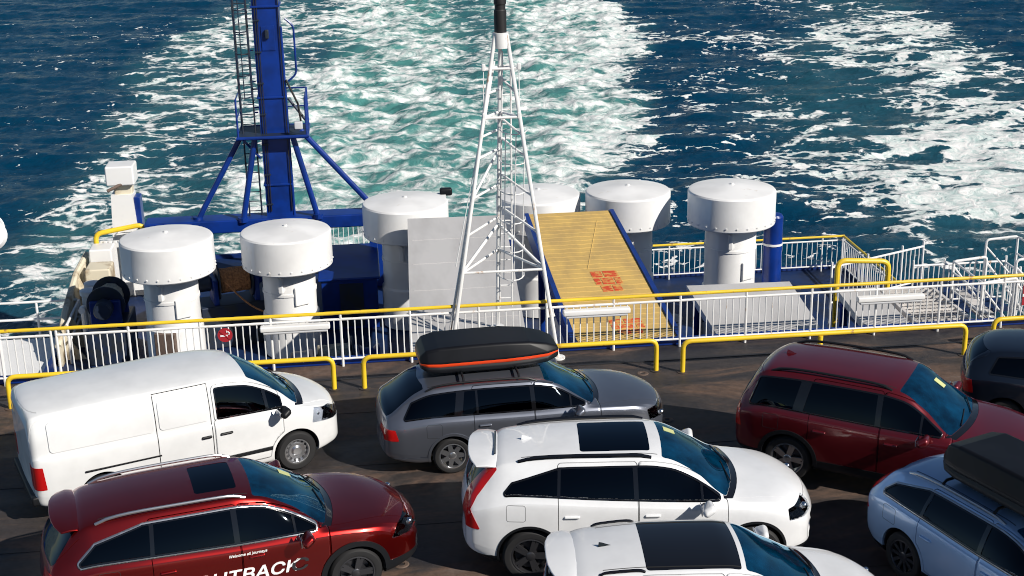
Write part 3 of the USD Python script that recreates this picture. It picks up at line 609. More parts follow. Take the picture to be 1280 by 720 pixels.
obj('white_pipe', cyl((-1.2, .0, 2.55), (.0, .0, 2.65), .06, 10), W, t); obj('pipe_leg', cyl((-1.1, 0, 0), (-1.1, 0, 2.55), .05, 8), W, t)
for x in (-.4, -.28): obj('valve', lathe([(0, 2.3), (.05, 2.3), (.05, 2.5), (.03, 2.55), (0, 2.56)], 10).apply_translation((x, -.14, 0)), M['yellow_paint'], t)

# left stern corner: bulwark, white davit, yellow frame
t = thing('worn_bulwark', 'weathered cream bulwark with fairlead at the left stern corner', 'bulwark', (-8.25, 37.0, LOW))
obj('plate', tm(Manifold.hull_points(np.array([(x, y, z) for x in (-.05, .06) for (y, z) in ((-1.7, 0), (3.2, 0), (3.2, 1.55), (1.4, 1.5), (-.4, 1.05), (-1.7, .55))]))), M['cream_worn'], t)
obj('cap_rail', tube([(0, -1.7, .57), (0, -.4, 1.08), (0, 1.4, 1.53), (0, 3.2, 1.58)], .09, 8), M['cream_worn'], t)
for y, h in ((-1.2, .75), (-.3, 1.0), (.6, 1.25), (1.5, 1.45), (2.4, 1.5)):
    obj('bracket', tm(Manifold.hull_points(np.array([(x, y + d, z) for d in (-.03, .03) for x, z in ((.06, 0), (.6, 0), (.06, h))]))), M['cream_worn'], t)
for y in (.2, .85): obj('fairlead', lathe([(0, 0), (.2, 0), (.2, 1.2), (.24, 1.24), (.24, 1.36), (0, 1.42)], 18).apply_translation((.55, y, .1)), M['white_paint'], t)
obj('roller_box', rbox(.25, .95, 1.4, 2.2, .0, 1.65, .05), M['cream_worn'], t)
obj('locker', rbox(.2, .85, 2.5, 3.2, .0, 1.9, .05), M['white_paint'], t)
obj('vent_pipe', tube(bend([(.6, -.9, 0), (.6, -.9, 1.35), (.6, -1.2, 1.35)], .15), .09, 10), M['white_paint'], t)
t = thing('boat_davit', 'white davit tower with boxy head at the left stern corner', 'davit', (-7.2, 41.3, LOW))
obj('tower', taper(.95, .62, .8, .6, 0, 3.1), M['white_paint'], t)
obj('neck', rbox(-.22, .30, -.2, .2, 3.05, 3.45, .04), M['cream_worn'], t)
obj('head', rbox(-.40, .42, -.4, .4, 3.40, 3.98, .05), M['white_paint'], t)
obj('arm', cyl((.05, -.35, 3.45), (-.35, -.55, 3.30), .05, 8), M['rust_box'], t)
obj('side_box', rbox(.32, .5, -.25, .25, 1.8, 3.0, .03), M['blue_paint'], t)
for k in range(4): obj('rung', tube([(-.2, -.42 + k * .02, .5 + k * .5), (-.2, -.52 + k * .02, .5 + k * .5), (.2, -.52 + k * .02, .5 + k * .5), (.2, -.42 + k * .02, .5 + k * .5)], .014, 5), W, t)
t = thing('guard_gate', 'yellow pipe gate with white slats before the white davit', 'gate', (-7.95, 40.3, LOW))
obj('pipe', tube(bend([(0, 0, 0), (0, 0, 2.15), (1.35, .25, 2.3), (1.35, .25, 0)], .2), .075, 10), M['yellow_paint'], t)
for k in range(4): obj('slat', box(.2 + k * .14, .27 + k * .14, .05, .09, .6, 1.9), W, t)
for z in (.62, 1.86): obj('slat_rail', box(.1, .85, .09, .12, z - .03, z + .03), W, t)
obj('panel', box(.9, 1.28, .14, .2, .3, 2.0, .02), M['white_paint'], t)
t = thing('cable_post', 'white post with a dark hook head standing behind the left end of the grey ramp', 'post', (2.35, 40.0, LOW))
obj('shaft', tm(Manifold.hull_points(np.array([(x, y, z) for x, z in ((-.16, 0), (.16, 0), (-.30, 2.95), (-.05, 2.95)) for y in (-.12, .12)]))), W, t)
obj('hook', rbox(-.22, .14, -.12, .12, 2.9, 3.12, .05), M['black_plastic'], t)

# outboard platform at the left with a white rail and a raft canister
t = thing('side_platform', 'outboard white platform with two bar rail left of the bulwark', 'platform', (-8.0, 33.5, LOW))
obj('floor', box(-2.4, .0, 0, 4.1, -.12, -.005), M['white_paint'], t)
for z in (.6, 1.1): obj('rail', tube(bend([(-2.3, 4.0, z), (-.05, 4.0, z), (.0, 2.0, z)], .1), .035, 8), W, t)
for p in ((-2.3, 4.0), (-1.2, 4.0), (-.05, 4.0), (.0, 2.0)): obj('post', cyl((p[0], p[1], 0), (p[0], p[1], 1.1), .035, 8), W, t)
obj('post_brace', cyl((-.05, 4.0, 1.1), (-.25, 3.0, 0), .035, 8), W, t)
obj('bracket', cyl((-2.2, 2, -.1), (.05, 2, -1.6), .07, 8), W, t)
t = thing('raft_canister', 'white raft canister on a stand at the left edge', 'canister', (-9.30, 34.2, LOW))
obj('canister', T(lathe([(0, -.75), (.28, -.75), (.38, -.66), (.38, -.02), (.41, 0), (.38, .02), (.38, .66), (.28, .75), (0, .75)], 24), (0, 0, 4.15), rz=.35, ry=0, rx=PI / 2), M['vent_white'], t)
obj('stand', cyl((-.15, 0, -.005), (-.15, 0, 3.85), .09, 10), W, t)
for s in (-.4, .4): obj('cradle', box(-.4, .3, s - .05, s + .05, 3.7, 3.86), W, t)

# ------------------------------------------------------------------ cars
class Body:
    """a car's outer skin: sections along x swept between the given profiles, with plan curvature at both ends"""
    def __init__(s, top, sh, W, R, bot, curve, camber=.05, bulge=.02, endr=.10):
        f = lambda p: PchipInterpolator(*zip(*sorted(p)))
        s.top, s.sh, s.W, s.R, s.bot = map(f, (top, sh, W, R, bot)); s.k = f(curve)
        s.xr, s.xf = min(top)[0], max(top)[0]; s.c, s.bulge, s.endr = camber, bulge, endr
        u = np.linspace(0, 1, 96); x = s.xr + (s.xf - s.xr) * u
        e = np.array([0, .004, .012, .025, .045, .07]); x = np.unique(np.round(np.r_[x[(x > s.xr + .08) & (x < s.xf - .08)], s.xr + e, s.xf - e], 4))
        s.xs = x; secs = [s.section(q) for q in x]
        n = len(secs[0]); V = np.array([[(q, y, z) for y, z in sec] for q, sec in zip(x, secs)])
        s.Wm = float(max(s.W(x)))
        V[..., 0] -= np.array([s.k(q) for q in x])[:, None] * (V[..., 1] / s.Wm) ** 2
        s.grid = V; s.n = n; m = len(x); F = []
        for i in range(m - 1):
            for j in range(n):
                l = (j + 1) % n; a, b, c, d = i * n + j, i * n + l, (i + 1) * n + l, (i + 1) * n + j
                F += [(a, b, c), (a, c, d)]
        vv = V.reshape(-1, 3); cr, cf = len(vv), len(vv) + 1
        vv = np.vstack([vv, vv[:n].mean(0), vv[-n:].mean(0)])
        for j in range(n):
            l = (j + 1) % n; F += [(cr, l, j), (cf, (m - 1) * n + j, (m - 1) * n + l)]
        t = trimesh.Trimesh(vv, np.array(F), process=False)
        if t.volume < 0: t.invert()
        s.mesh = t; s.vn = np.array(t.vertex_normals); s.cache = {}
    def section(s, x):
        Tz, S, W, R, B = (float(f(x)) for f in (s.top, s.sh, s.W, s.R, s.bot))
        d = min(x - s.xr, s.xf - x); e = s.endr
        if d < e:   # round off both ends
            q = 1 - math.sqrt(max(0, 1 - (1 - d / e) ** 2)); W -= q * e; R -= q * e; Tz -= q * e * .5; B += q * e * .6; S -= q * e * .5
        S = min(S, Tz - .035)
        g = min(1, max(0, (Tz - S - .08) / .28)); c = s.c * (.7 + .3 * g)
        Rp = (W - .11) * (1 - g) + R * g
        c = min(c, (Tz - S) * .6)
        z3 = Tz - c; z4 = S + .02 + .80 * max(0.0, z3 - S - .02) if z3 > S + .02 else z3
        yb = W - .05
        y4 = yb + (Rp - yb) * .80 + s.bulge * g
        h = S - B
        P = [(0, Tz), (.45 * Rp, Tz - .13 * c), (.80 * Rp, Tz - .5 * c), (.93 * Rp, Tz - .78 * c), (Rp + .005, z3), (y4, z4), ((y4 + yb) / 2 + s.bulge * g * .9, (z4 + S + .02) / 2), (yb, min(S + .02, z4)), (W - .022, S - .02), (W - .02, S - .022), (W - .006, S - .07), (W, S - .24 * h), (W - .004, S - .5 * h), (W - .015, B + .24 * h), (W - .016, B + .235 * h), (W - .03, B + .10 * h), (W - .06, B + .02), (W - .14, B), (.3 * W, B), (0, B)]
        P = np.array(P); K = len(P)
        out = []
        m = 3
        for i in range(K - 2):   # quadratic B-spline
            a = P[0] if i == 0 else (P[i] + P[i + 1]) / 2; b = P[i + 1]; cc = P[K - 1] if i == K - 3 else (P[i + 1] + P[i + 2]) / 2
            for t in np.linspace(0, 1, m, endpoint=False): out.append((1 - t) ** 2 * a + 2 * t * (1 - t) * b + t * t * cc)
        out.append(P[-1]); out = np.array(out)
        left = out[1:-1][::-1].copy(); left[:, 0] *= -1
        return np.vstack([out, left])
    def solid(s, d):
        """the skin moved inwards by d, as a solid"""
        if d not in s.cache:
            v = np.array(s.mesh.vertices); h = (s.xf - s.xr) / 2; xm = (s.xf + s.xr) / 2
            v[:, 1:] -= s.vn[:, 1:] * d; v[:, 0] = xm + (v[:, 0] - xm) * (1 - d / h)
            s.cache[d] = Manifold(MMesh(v.astype(np.float32), np.asarray(s.mesh.faces, np.uint32)))
        return s.cache[d]
    def layer(s, a, b):
        k = ('L', a, b)
        if k not in s.cache: s.cache[k] = s.solid(a) - s.solid(b)
        return s.cache[k]
    def wx(s, x, y): return x - float(s.k(x)) * (y / s.Wm) ** 2
    def edge(s, x):
        Tz, S, W, R = float(s.top(x)), float(s.sh(x)), float(s.W(x)), float(s.R(x))
        g = min(1, max(0, (Tz - S - .08) / .28)); return (W - .11) * (1 - g) + R * g
    def topz(s, x, y):
        """z of the skin's top at (x, y)"""
        G = s.grid.reshape(-1, 3); G = G[G[:, 2] > .7]; d = (G[:, 0] - x) ** 2 + (G[:, 1] - y) ** 2
        i = np.argsort(d)[:4]; w = 1 / (d[i] + 1e-5); return float(np.average(G[i, 2], weights=w))
    def side(s, x, z):
        """y of the skin's side at (x, z)"""
        G = s.grid.reshape(-1, 3); k = G[:, 1] > .3; d = (G[k, 0] - x) ** 2 + (G[k, 2] - z) ** 2
        i = np.argsort(d)[:4]; return float(np.average(G[k, 1][i], weights=1 / (d[i] + 1e-5)))
def cs(poly):
    gs = [g for g in getattr(poly, 'geoms', [poly]) if g.geom_type == 'Polygon' and g.area > 1e-6]
    loops = [np.array(r.coords)[:-1] for g in gs for r in [g.exterior, *g.interiors]]
    return CrossSection(loops, FillRule.EvenOdd)
def pry(poly, y0, y1): return Manifold.extrude(cs(poly), y1 - y0).transform(np.array([[1, 0, 0, 0], [0, 0, 1, y0], [0, 1, 0, 0]], float))
def prx(poly, x0, x1): return Manifold.extrude(cs(poly), x1 - x0).transform(np.array([[0, 0, 1, x0], [1, 0, 0, 0], [0, 1, 0, 0]], float))
def prz(poly, z0, z1): return Manifold.extrude(cs(poly), z1 - z0).translate((0, 0, z0))
def mbox(x0, x1, y0, y1, z0, z1): return Manifold.cube((x1 - x0, y1 - y0, z1 - z0)).translate((x0, y0, z0))
def rounded(p, r): return p.buffer(-r).buffer(r * 1.0, 6)
def make_wheel(car, x, y, r, w, kind, matn, side, nm='wheel'):
    """a wheel lying with its axle along y; side = +1 or -1 is where its face looks"""
    rr = r * (.70 if kind != 'steel' else .64)
    prof = [(rr, -w / 2 + .01), (rr + .02, -w / 2), (r - .03, -w / 2 + .004), (r - .006, -w / 2 + .03), (r, -w / 4), (r, w / 4), (r - .006, w / 2 - .03), (r - .03, w / 2 - .004), (rr + .02, w / 2), (rr, w / 2 - .01), (rr - .015, 0), (rr, -w / 2 + .01)]
    place = lambda m: T(m, (x, y, r), rx=-side * PI / 2)     # local +z -> the face
    ty = obj(nm, place(lathe(prof, 40)), M['black_rubber'], car, smooth=35)
    rm = []
    f = w / 2 - .012
    rm.append(lathe([(rr - .025, -w / 3), (rr, -w / 3), (rr + .004, f), (rr - .018, f + .004), (rr - .03, f - .02), (rr - .025, -w / 3)], 40))
    if kind == 'steel':
        rm.append(lathe([(0, f - .01), (.06, f - .005), (.09, f - .03), (rr * .62, f - .02), (rr * .7, f - .045), (rr - .02, f - .05), (rr - .02, f - .06), (0, f - .05)], 32))
        hl = [T(cyl((0, 0, 0), (0, 0, .004), .02, 10), (rr * .80 * math.cos(a), rr * .80 * math.sin(a), f - .047)) for a in np.arange(14) * 2 * PI / 14]
    else:
        ns = {'five': 5, 'ten': 10, 'multi': 14, 'seven': 7}[kind]
        for k in range(ns):
            a = k * 2 * PI / ns
            for da in ((-.12, .12) if kind == 'five' else (0,)):
                w0, w1 = (.030, .020) if kind == 'five' else ((.020, .026) if kind == 'ten' else (.018, .020) if kind == 'multi' else (.045, .03))
                v = [(q * rad, sgn * hw, zz) for rad, hw, zz0 in ((.05, w0, f - .015), (rr - .015, w1, f - .008)) for sgn in (-1, 1) for q, zz in ((1, zz0), (1, zz0 - .03))]
                m = tm(Manifold.hull_points(np.array(v))); m.apply_transform(trimesh.transformations.rotation_matrix(a + da * (1 if kind == 'five' else 0), (0, 0, 1))); rm.append(m)
        rm.append(lathe([(0, f), (.045, f - .002), (.062, f - .012), (.062, f - .05), (0, f - .05)], 24))
    r_ = obj('rim', place(join(rm)), M[matn], ty, smooth=30)
    obj('brake_disc', place(lathe([(0, -.01), (rr * .78, -.01), (rr * .78, .012), (.09, .012), (.09, .03), (0, .03)], 28)), M['dark_alloy'] if kind != 'steel' else M['interior'], ty)
    if kind == 'steel': obj('vent_hole', place(join(hl)), M['interior'], ty)
    return ty
def car(name, label, cat, loc, yaw, B, paintm, spec):
    spec = {**spec, 'dlo_lift': max(.062, spec.get('dlo_lift', .05))}
    t = thing(name, label, cat, (*loc, 0), yaw, scale=spec.get('scale'))
    g = spec.get; P = M[paintm]; wb = g('wb') / 2; rw = g('rw'); xw = (-wb, wb)
    Wm = B.Wm; shell = B.layer(0, .03); holes = []
    both = lambda poly, y0=.25: pry(poly, y0, 1.4) + pry(poly, -1.4, -y0)
    one = lambda poly, s, y0=.25: pry(poly, y0, 1.4) if s > 0 else pry(poly, -1.4, -y0)
    ra = rw + g('gap', .055)
    arch = [sg.Point(x, rw + .02).buffer(ra, 24) for x in xw]
    wells = Manifold.batch_boolean([pry(a, s0, s1) for a in arch for s0, s1 in ((Wm - .36, 1.4), (-1.4, -Wm + .36))], OpType.Add)
    # windows in the side
    zs = np.linspace(g('dlo')[0], g('dlo')[1], 40)
    lowz = [float(B.sh(x)) + g('dlo_lift', .035) for x in zs]; upz = [float(B.top(x)) - B.c - g('dlo_drop', .07) for x in zs]
    dlo = sg.Polygon([(x, z) for x, z in zip(zs, lowz)] + [(x, z) for x, z in zip(zs[::-1], upz[::-1])]).buffer(0)
    for cut in g('dlo_cut', []): dlo = dlo.difference(sg.Polygon(cut))
    if dlo.geom_type != 'Polygon': dlo = max(dlo.geoms, key=lambda q: q.area)
    dlo = rounded(dlo, .03)
    wins = dlo.buffer(-.012)
    for (xa, xb, w) in g('pillars', []):      # slanted strips: x at the bottom, x at the top, width
        wins = wins.difference(sg.Polygon([(xa - w / 2, .5), (xa + w / 2, .5), (xb + w / 2, 2.2), (xb - w / 2, 2.2)]))
    wins = [rounded(q, .012) for q in getattr(wins, 'geoms', [wins]) if q.area > .01]
    wins.sort(key=lambda q: q.centroid.x)
    for q in wins: holes.append(both(q))
    # windscreen, seen from above
    xc, xt = g('screen'); xs = np.linspace(xc, xt, 16)
    pts = [(B.wx(x, y), y) for x in xs for y in [B.edge(x) - g('screen_in', .045)]]
    front = [(B.wx(xc, y), y) for y in np.linspace(-pts[0][1], pts[0][1], 13)]; back = [(B.wx(xt, y), y) for y in np.linspace(pts[-1][1], -pts[-1][1], 13)]
    scr = rounded(sg.Polygon(front + pts[1:-1] + back + [(x, -y) for x, y in pts[1:-1][::-1]]).buffer(0), .04)
    zlo = float(B.sh(xc)) - .12; scr_p = prz(scr, zlo, 2.4); holes.append(scr_p)
    cowl = sg.Polygon([(B.wx(xc, y) - .03, y) for y in np.linspace(-B.edge(xc) - .02, B.edge(xc) + .02, 13)] + [(B.wx(xc, y) + g('cowl', .085), y) for y in np.linspace(B.edge(xc) - .03, -B.edge(xc) + .03, 13)]).buffer(0).difference(scr.buffer(.001))
    # rear window, seen from behind
    rz0, rz1, ry0, ry1 = g('rear_win'); xl = g('rear_x')
    rwin = rounded(sg.Polygon([(-ry0, rz0), (ry0, rz0), (ry1, rz1), (-ry1, rz1)]), .05)
    rw_p = prx(rwin, B.xr - .4, xl)
    if g('rear_glass', True): holes.append(rw_p)
    # lamps and grille
    hl, tl = sg.Polygon(g('head')), sg.Polygon(g('tail'))
    hl, tl = rounded(hl, .015), rounded(tl, .012)
    hl_p, tl_p = both(hl, g('head_y', .36)), both(tl, g('tail_y', .42)) ^ mbox(B.xr - .5, B.xr + g('tail_len', .75), -1.5, 1.5, 0, 2.5)
    gr = g('grille', [(-.42, .50), (.42, .50), (.50, .70), (-.50, .70)]); gr_p = prx(rounded(sg.Polygon(gr), .03), B.xf - .35, B.xf + .3)
    lo_p = prx(rounded(sg.Polygon([(-.62, .22), (.62, .22), (.55, .40), (-.55, .40)]), .03), B.xf - .35, B.xf + .3)
    holes += [hl_p, tl_p, gr_p, lo_p]
    sr = g('sunroof'); sr_p = None
    if sr:
        x0, x1, hw = sr
        sp = rounded(sg.Polygon([(B.wx(x0, y), y) for y in np.linspace(-hw, hw, 9)] + [(B.wx(x1, y), y) for y in np.linspace(hw, -hw, 9)]), .05); sr_p = prz(sp, float(B.sh(0)) + .25, 2.4); holes.append(sr_p)
    cz = g('clad', .36); cl = mbox(-4, 4, -2, 2, 0, cz)
    body = shell - wells
    if g('clad_on', True):
        body = body - cl
        obj('lower_cladding', (B.layer(-.006, .03) ^ cl) - wells - lo_p, M[g('clad_mat', 'black_plastic')], t)
    for h in holes: body = body - h
    # doors, bonnet and tailgate with their gaps
    dtop = dlo.buffer(.045, join_style=2)
    gapd = .008
    for (xa, xb, zb) in g('doors', []):
        lowb = sg.Polygon([(xa, zb), (xb, zb), (xb, 1.05), (xa, 1.05)])
        slant = g('door_slant', {})
        pol = sg.box(xa, zb, xb, 2.0).intersection(shapely.unary_union([sg.box(-4, 0, 4, float(B.sh((xa + xb) / 2)) + .06), dtop]))
        for a in arch: pol = pol.difference(a.buffer(.05))
        if pol.geom_type != 'Polygon': pol = max(pol.geoms, key=lambda q: q.area)
        pol = rounded(pol, .04)
        for s in (-1, 1):
            big, sml = one(pol.buffer(gapd), s), one(pol.buffer(-gapd * .2), s)
            d = body ^ sml
            body = body - big
            dr = obj('door', d, P, t)
            hz = g('handle_z', .80); hx = xa + g('handle_dx', .17); y = B.side(hx, hz)
            obj('handle', rbox(hx - .10, hx + .10, s * y - .028, s * y + .028, hz - .018, hz + .018, .016), M[g('handle_mat', paintm)], dr)
    bx0, bx1 = g('bonnet')
    bn = sg.Polygon([(B.wx(bx0, y), y) for y in np.linspace(-B.edge(bx0) + .03, B.edge(bx0) - .03, 13)] + [(B.wx(bx1, y), y) for y in np.linspace(B.edge(bx1) - .12, -B.edge(bx1) + .12, 13)]).buffer(0)
    zb = float(B.sh(bx1)) - .30
    d = body ^ prz(rounded(bn.buffer(-.001), .05), zb, 2); body = body - prz(rounded(bn.buffer(.005), .05), zb, 2)
    obj('bonnet', d - prz(cowl.buffer(.004), .5, 2), P, t)
    tg0, tg1, tgw = g('gate'); tp = rounded(sg.box(-tgw, tg0, tgw, tg1), .08)
    d = body ^ prx(tp.buffer(-.001), B.xr - .4, B.xr + g('gate_len', .45)); body = body - prx(tp.buffer(.005), B.xr - .4, B.xr + g('gate_len', .45))
    tgo = obj('tailgate', d - rw_p if g('rear_glass', True) else d, P, t)
    body = body - prz(cowl, .5, 2)
    obj('body', body, P, t)
    obj('cowl', B.layer(.004, .03) ^ prz(cowl, zlo, 2.4), M['gloss_black'], t)
    for z_ in g('mould', []):
        for s in (-1, 1): obj('side_moulding', (B.layer(-.012, .01) ^ one(sg.box(-wb + rw + .12, z_ - .018, wb - rw - .12, z_ + .018), s)), M[g('mould_mat', 'black_plastic')], t)
    # glass
    gls = B.layer(.004, .010)
    pv_ = g('privacy', 99)
    for q in wins:
        for s in (-1, 1): obj('side_window', gls ^ one(q, s), M['tint_glass'], t)
    obj('windscreen', gls ^ scr_p, M['clear_glass'], t)
    if g('rear_glass', True): obj('rear_window', gls ^ rw_p, M['tint_glass'], t)
    if sr: obj('sunroof', gls ^ sr_p, M[g('sun_mat', 'sun_roof')], t)
    # trims round the windows
    tr = B.layer(-.006, .022); inner = shapely.unary_union(wins)
    for s in (-1, 1):
        obj('window_trim', tr ^ one(dlo.buffer(.008).difference(inner), s), M['gloss_black'], t)
        if g('chrome_dlo'): obj('chrome_strip', B.layer(-.010, .015) ^ one(dlo.buffer(.026).difference(dlo.buffer(.008)), s), M[g('chrome_dlo')], t)
    obj('headlight', B.layer(.002, .008) ^ (hl_p ^ mbox(0, 4, 0, 2, 0, 2)), M['lens_glass'], t)
    obj('headlight', B.layer(.002, .008) ^ (hl_p ^ mbox(0, 4, -2, 0, 0, 2)), M['lens_glass'], t)
    obj('lamp_housing', B.layer(.022, .03) ^ hl_p, M['clear_plastic'], t)
    c = hl.representative_point()
    for s in (-1, 1):
        for dx in (-.09, .07):
            y = B.side(min(c.x + dx, B.xf - .25), c.y); obj('lamp', trimesh.creation.icosphere(2, .045).apply_translation((c.x + dx - .03, s * (y - .06), c.y)), M['chrome'], t)
    for s in (-1, 1): obj('tail_light', (B.layer(-.004, .03) ^ tl_p) ^ mbox(-4, 4, 0 if s > 0 else -2, 2 if s > 0 else 0, 0, 2.5), M['tail_red'], t)
    obj('grille', B.layer(.012, .04) ^ gr_p, M['gloss_black'], t)
    obj('lower_grille', B.layer(.012, .04) ^ lo_p, M['black_plastic'], t)
    # arches, chassis and cabin
    if g('arch', True):
        for a in arch:
            ring = a.buffer(g('arch_w', .045)).difference(a.buffer(-.012)).intersection(sg.box(-4, cz - .1 if g('clad_on', True) else .2, 4, 2))
            for s in (-1, 1): obj('arch_trim', B.layer(-.010, .05) ^ one(ring, s), M[g('arch_mat', 'black_plastic')], t)
    wells2 = Manifold.batch_boolean([pry(a.buffer(-.01), s0, s1) for a in arch for s0, s1 in ((Wm - .35, 1.4), (-1.4, -Wm + .35))], OpType.Add)
    obj('chassis', (B.solid(.034) ^ mbox(-4, 4, -2, 2, 0, g('floor', .60))) - wells2, M['interior'], t)
    S0 = float(B.sh(xc - .3)); dw = float(B.W(xc)) - .12
    obj('dashboard', mf(rbox(xc - .75, xc - .12, -dw, dw, g('floor', .60) - .05, S0 - .03, .06)) ^ B.solid(.05), M['interior'], t)
    sw = lathe([(.16, -.014), (.19, -.014), (.19, .014), (.16, .014), (.16, -.014)], 22)
    obj('steering_wheel', T(sw, (xc - .86, g('drive', .36), S0 + .0), ry=-1.1), M['black_plastic'], t)
    seatx = [xc - 1.25] + ([xc - 2.1] if g('rows', 2) > 1 else [])
    for sx in seatx:
        for y in (-.36, .36):
            top = min(float(B.top(sx - .25)) - .16, S0 + .36)
            st = join([T(rbox(-.08, .10, -.24, .24, 0, max(.3, top - .62 - .16), .06), (sx - .18, y, .62), ry=-.18), T(rbox(-.06, .06, -.13, .13, -.02, .17, .05), (sx - .28, y, top - .17), ry=-.1)])
            obj('seat', mf(st.split()[0]) if False else st, M['seat_cloth'], t)
    if g('mid_box'): obj('partition', mbox(xc - 1.55, xc - 1.5, -.8, .8, .6, float(B.top(xc - 1.5)) - .05) ^ B.solid(.04), M['interior'], t)
    # wheels, mirrors, rails
    for x in xw:
        for s in (-1, 1): make_wheel(t, x, s * (Wm - g('inset', .15)), rw, .22, g('rim', 'five'), g('rim_mat', 'alloy'), s)
    mx = g('mirror_x', xc - .42); mz = float(B.sh(mx)) + g('mirror_up', .06)
    for s in (-1, 1):
        y = B.side(mx, mz - .05)
        hull = Manifold.batch_hull([Manifold.sphere(.07, 14).scale((.8, 1, .9)).translate((mx + dx, s * (y + dy), mz + dz)) for dx, dy, dz in ((.02, .12, .02), (-.02, .13, -.02), (.03, .26, .03), (-.03, .28, .0))])
        mo = obj('mirror', hull, M[g('mirror_mat', paintm)], t, smooth=60)
        obj('mirror_arm', rbox(mx - .05, mx + .05, min(s * (y - .03), s * (y + .10)), max(s * (y - .03), s * (y + .10)), mz - .07, mz - .01, .02), M['black_plastic'], mo)
        obj('mirror_glass', rbox(mx - .098, mx - .085, min(s * (y + .10), s * (y + .30)), max(s * (y + .10), s * (y + .30)), mz - .045, mz + .055, .005), M['chrome'], mo)
    if g('rails'):
        x0, x1, up, rm = g('rails')
        for s in (-1, 1):
            xs = np.linspace(x0, x1, 14); pts = []
            for i, x in enumerate(xs):
                y = B.edge(x) - .02; zz = float(B.top(x)) - B.c * .95
                lift = up * (1 - (2 * (i / 13) - 1) ** 8); pts.append((B.wx(x, y), s * y, zz + lift))
            obj('roof_rail', tube(pts, g('rail_r', .018), 8), M[rm], t)
    if g('rails'):
        x0, x1 = g('rails')[0] + .05, g('screen')[1] - .06
        for s in (-1, 1):
            xs = np.linspace(x0, x1, 10); e_ = [B.edge(x) - .10 for x in xs]
            q = sg.Polygon([(B.wx(x, y), s * (y - .006)) for x, y in zip(xs, e_)] + [(B.wx(x, y), s * (y + .006)) for x, y in zip(xs[::-1], e_[::-1])]).buffer(0)
            obj('roof_seam', B.layer(-.001, .012) ^ prz(q, float(B.sh(0)) + .25, 2.4), M['black_rubber'], t)
    if g('rails'):
        fz = float(B.sh(-1.6)) - .16; f0 = sg.box(-1.72, fz - .08, -1.54, fz + .08).buffer(.03)
        obj('fuel_flap_seam', B.layer(-.001, .012) ^ pry(f0.buffer(.005).difference(f0), -1.4, -.3), M['black_rubber'], t)
    if g('bars'):
        for x in g('bars'):
            y = B.edge(x) - .02; zz = float(B.top(x)) + .055; pts = [(x, -y, zz - .05), (x, -y + .06, zz), (x, y - .06, zz), (x, y, zz - .05)]
            obj('cross_bar', tube(pts, .02, 8), M['black_plastic'], t)
    if g('spoiler'):
        x0, x1, w, z, th = g('spoiler')
        sph = []
        for y in np.linspace(-w, w, 9):
            q = (y / w) ** 2
            sph.append(Manifold.sphere(.012, 8).translate((x0 + .11 * q ** 1.5, y, z - th - .05 * q)))
            sph.append(Manifold.sphere(.010, 8).translate((x1 - .03 * q, y, min(B.topz(x1, y), z + .03) - .008)))
            sph.append(Manifold.sphere(.014, 8).translate((.35 * x0 + .65 * x1, y, .35 * (z - th) + .65 * min(B.topz(x1, y), z + .03) - .01 * q)))
        sp = tm(Manifold.batch_hull(sph))
        so = obj('spoiler', sp, P, t); 
        if g('spoiler_slot'): obj('slot', tm(Manifold.batch_hull([Manifold.sphere(.012, 8).translate((x1 - .03, y, z - .002)) for y in (-w * .62, w * .62)])), M['gloss_black'], so)
    if g('fin'):
        fx = g('fin'); fz = float(B.top(fx)) - .004
        obj('antenna', tm(Manifold.hull_points(np.array([(fx - .09, -.02, fz), (fx - .09, .02, fz), (fx + .09, 0, fz), (fx - .08, 0, fz + .055), (fx - .05, 0, fz + .05)]))), M[g('fin_mat', 'gloss_black')], t)
    for s, a in ((.12, .5), (-.42, .62)):   # wipers on the screen's foot
        p0 = (B.wx(xc, s) - .0, s, float(B.top(xc)) + .012); x2 = xc - .10; yy = s + .52
        obj('wiper', cyl(p0, (B.wx(x2, yy * .9) , yy * .9, float(B.top(x2)) + .004), .009, 6), M['black_plastic'], t)
    if g('ticket'):
        x, y = g('ticket')
        v = [(a, b, B.topz(a, b) - e) for a in (x - .075, x + .075) for b in (y - .075, y + .075) for e in (-.006, .0)]
        obj('paper_ticket', tm(Manifold.hull_points(np.array(v))), M['paper_yellow'], t)
    return t
def roof_box(label, loc, yaw, L, W_, H, z, stripe=False):
    t = thing('roof_box', label, 'roof box', (*loc, z), yaw)
    def shape(z0, z1, gr):
        sp = []
        for x, w, h0, h1 in ((-L / 2 + .05, W_ * .40, .22, .58), (-L / 2 + .12, W_ * .46, .08, .84), (-L / 2 + .30, W_ * .5, .04, .97), (-.3, W_ * .5, 0, 1.0), (.25, W_ * .5, 0, .99), (L / 2 - .50, W_ * .46, 0, .88), (L / 2 - .22, W_ * .40, .06, .66), (L / 2 - .06, W_ * .30, .18, .42)):
            for y in (-w, w):
                for q in (h0, h1):
                    zz = min(max(q * H, z0), z1); sp.append(Manifold.sphere(.07, 14).translate((x, y * (1 - .12 * (q > .5)), max(zz, .0))))
        return tm(Manifold.batch_hull(sp))
    obj('lower_shell', shape(0, H * .34, 0), M['black_plastic'], t, smooth=35)
    obj('lid', T(shape(H * .40, H, 0), (0, 0, .012)), M['box_black'], t, smooth=35)
    obj('seam_strip', shape(H * .345, H * .385, 0), M['orange_trim' if stripe else 'black_plastic'], t)
    for x in (-.45, .45):
        for s in (-1, 1): obj('clamp', rbox(x - .05, x + .05, s * W_ * .3 - .04, s * W_ * .3 + .04, -.07, .02, .015), M['black_plastic'], t)
    return t

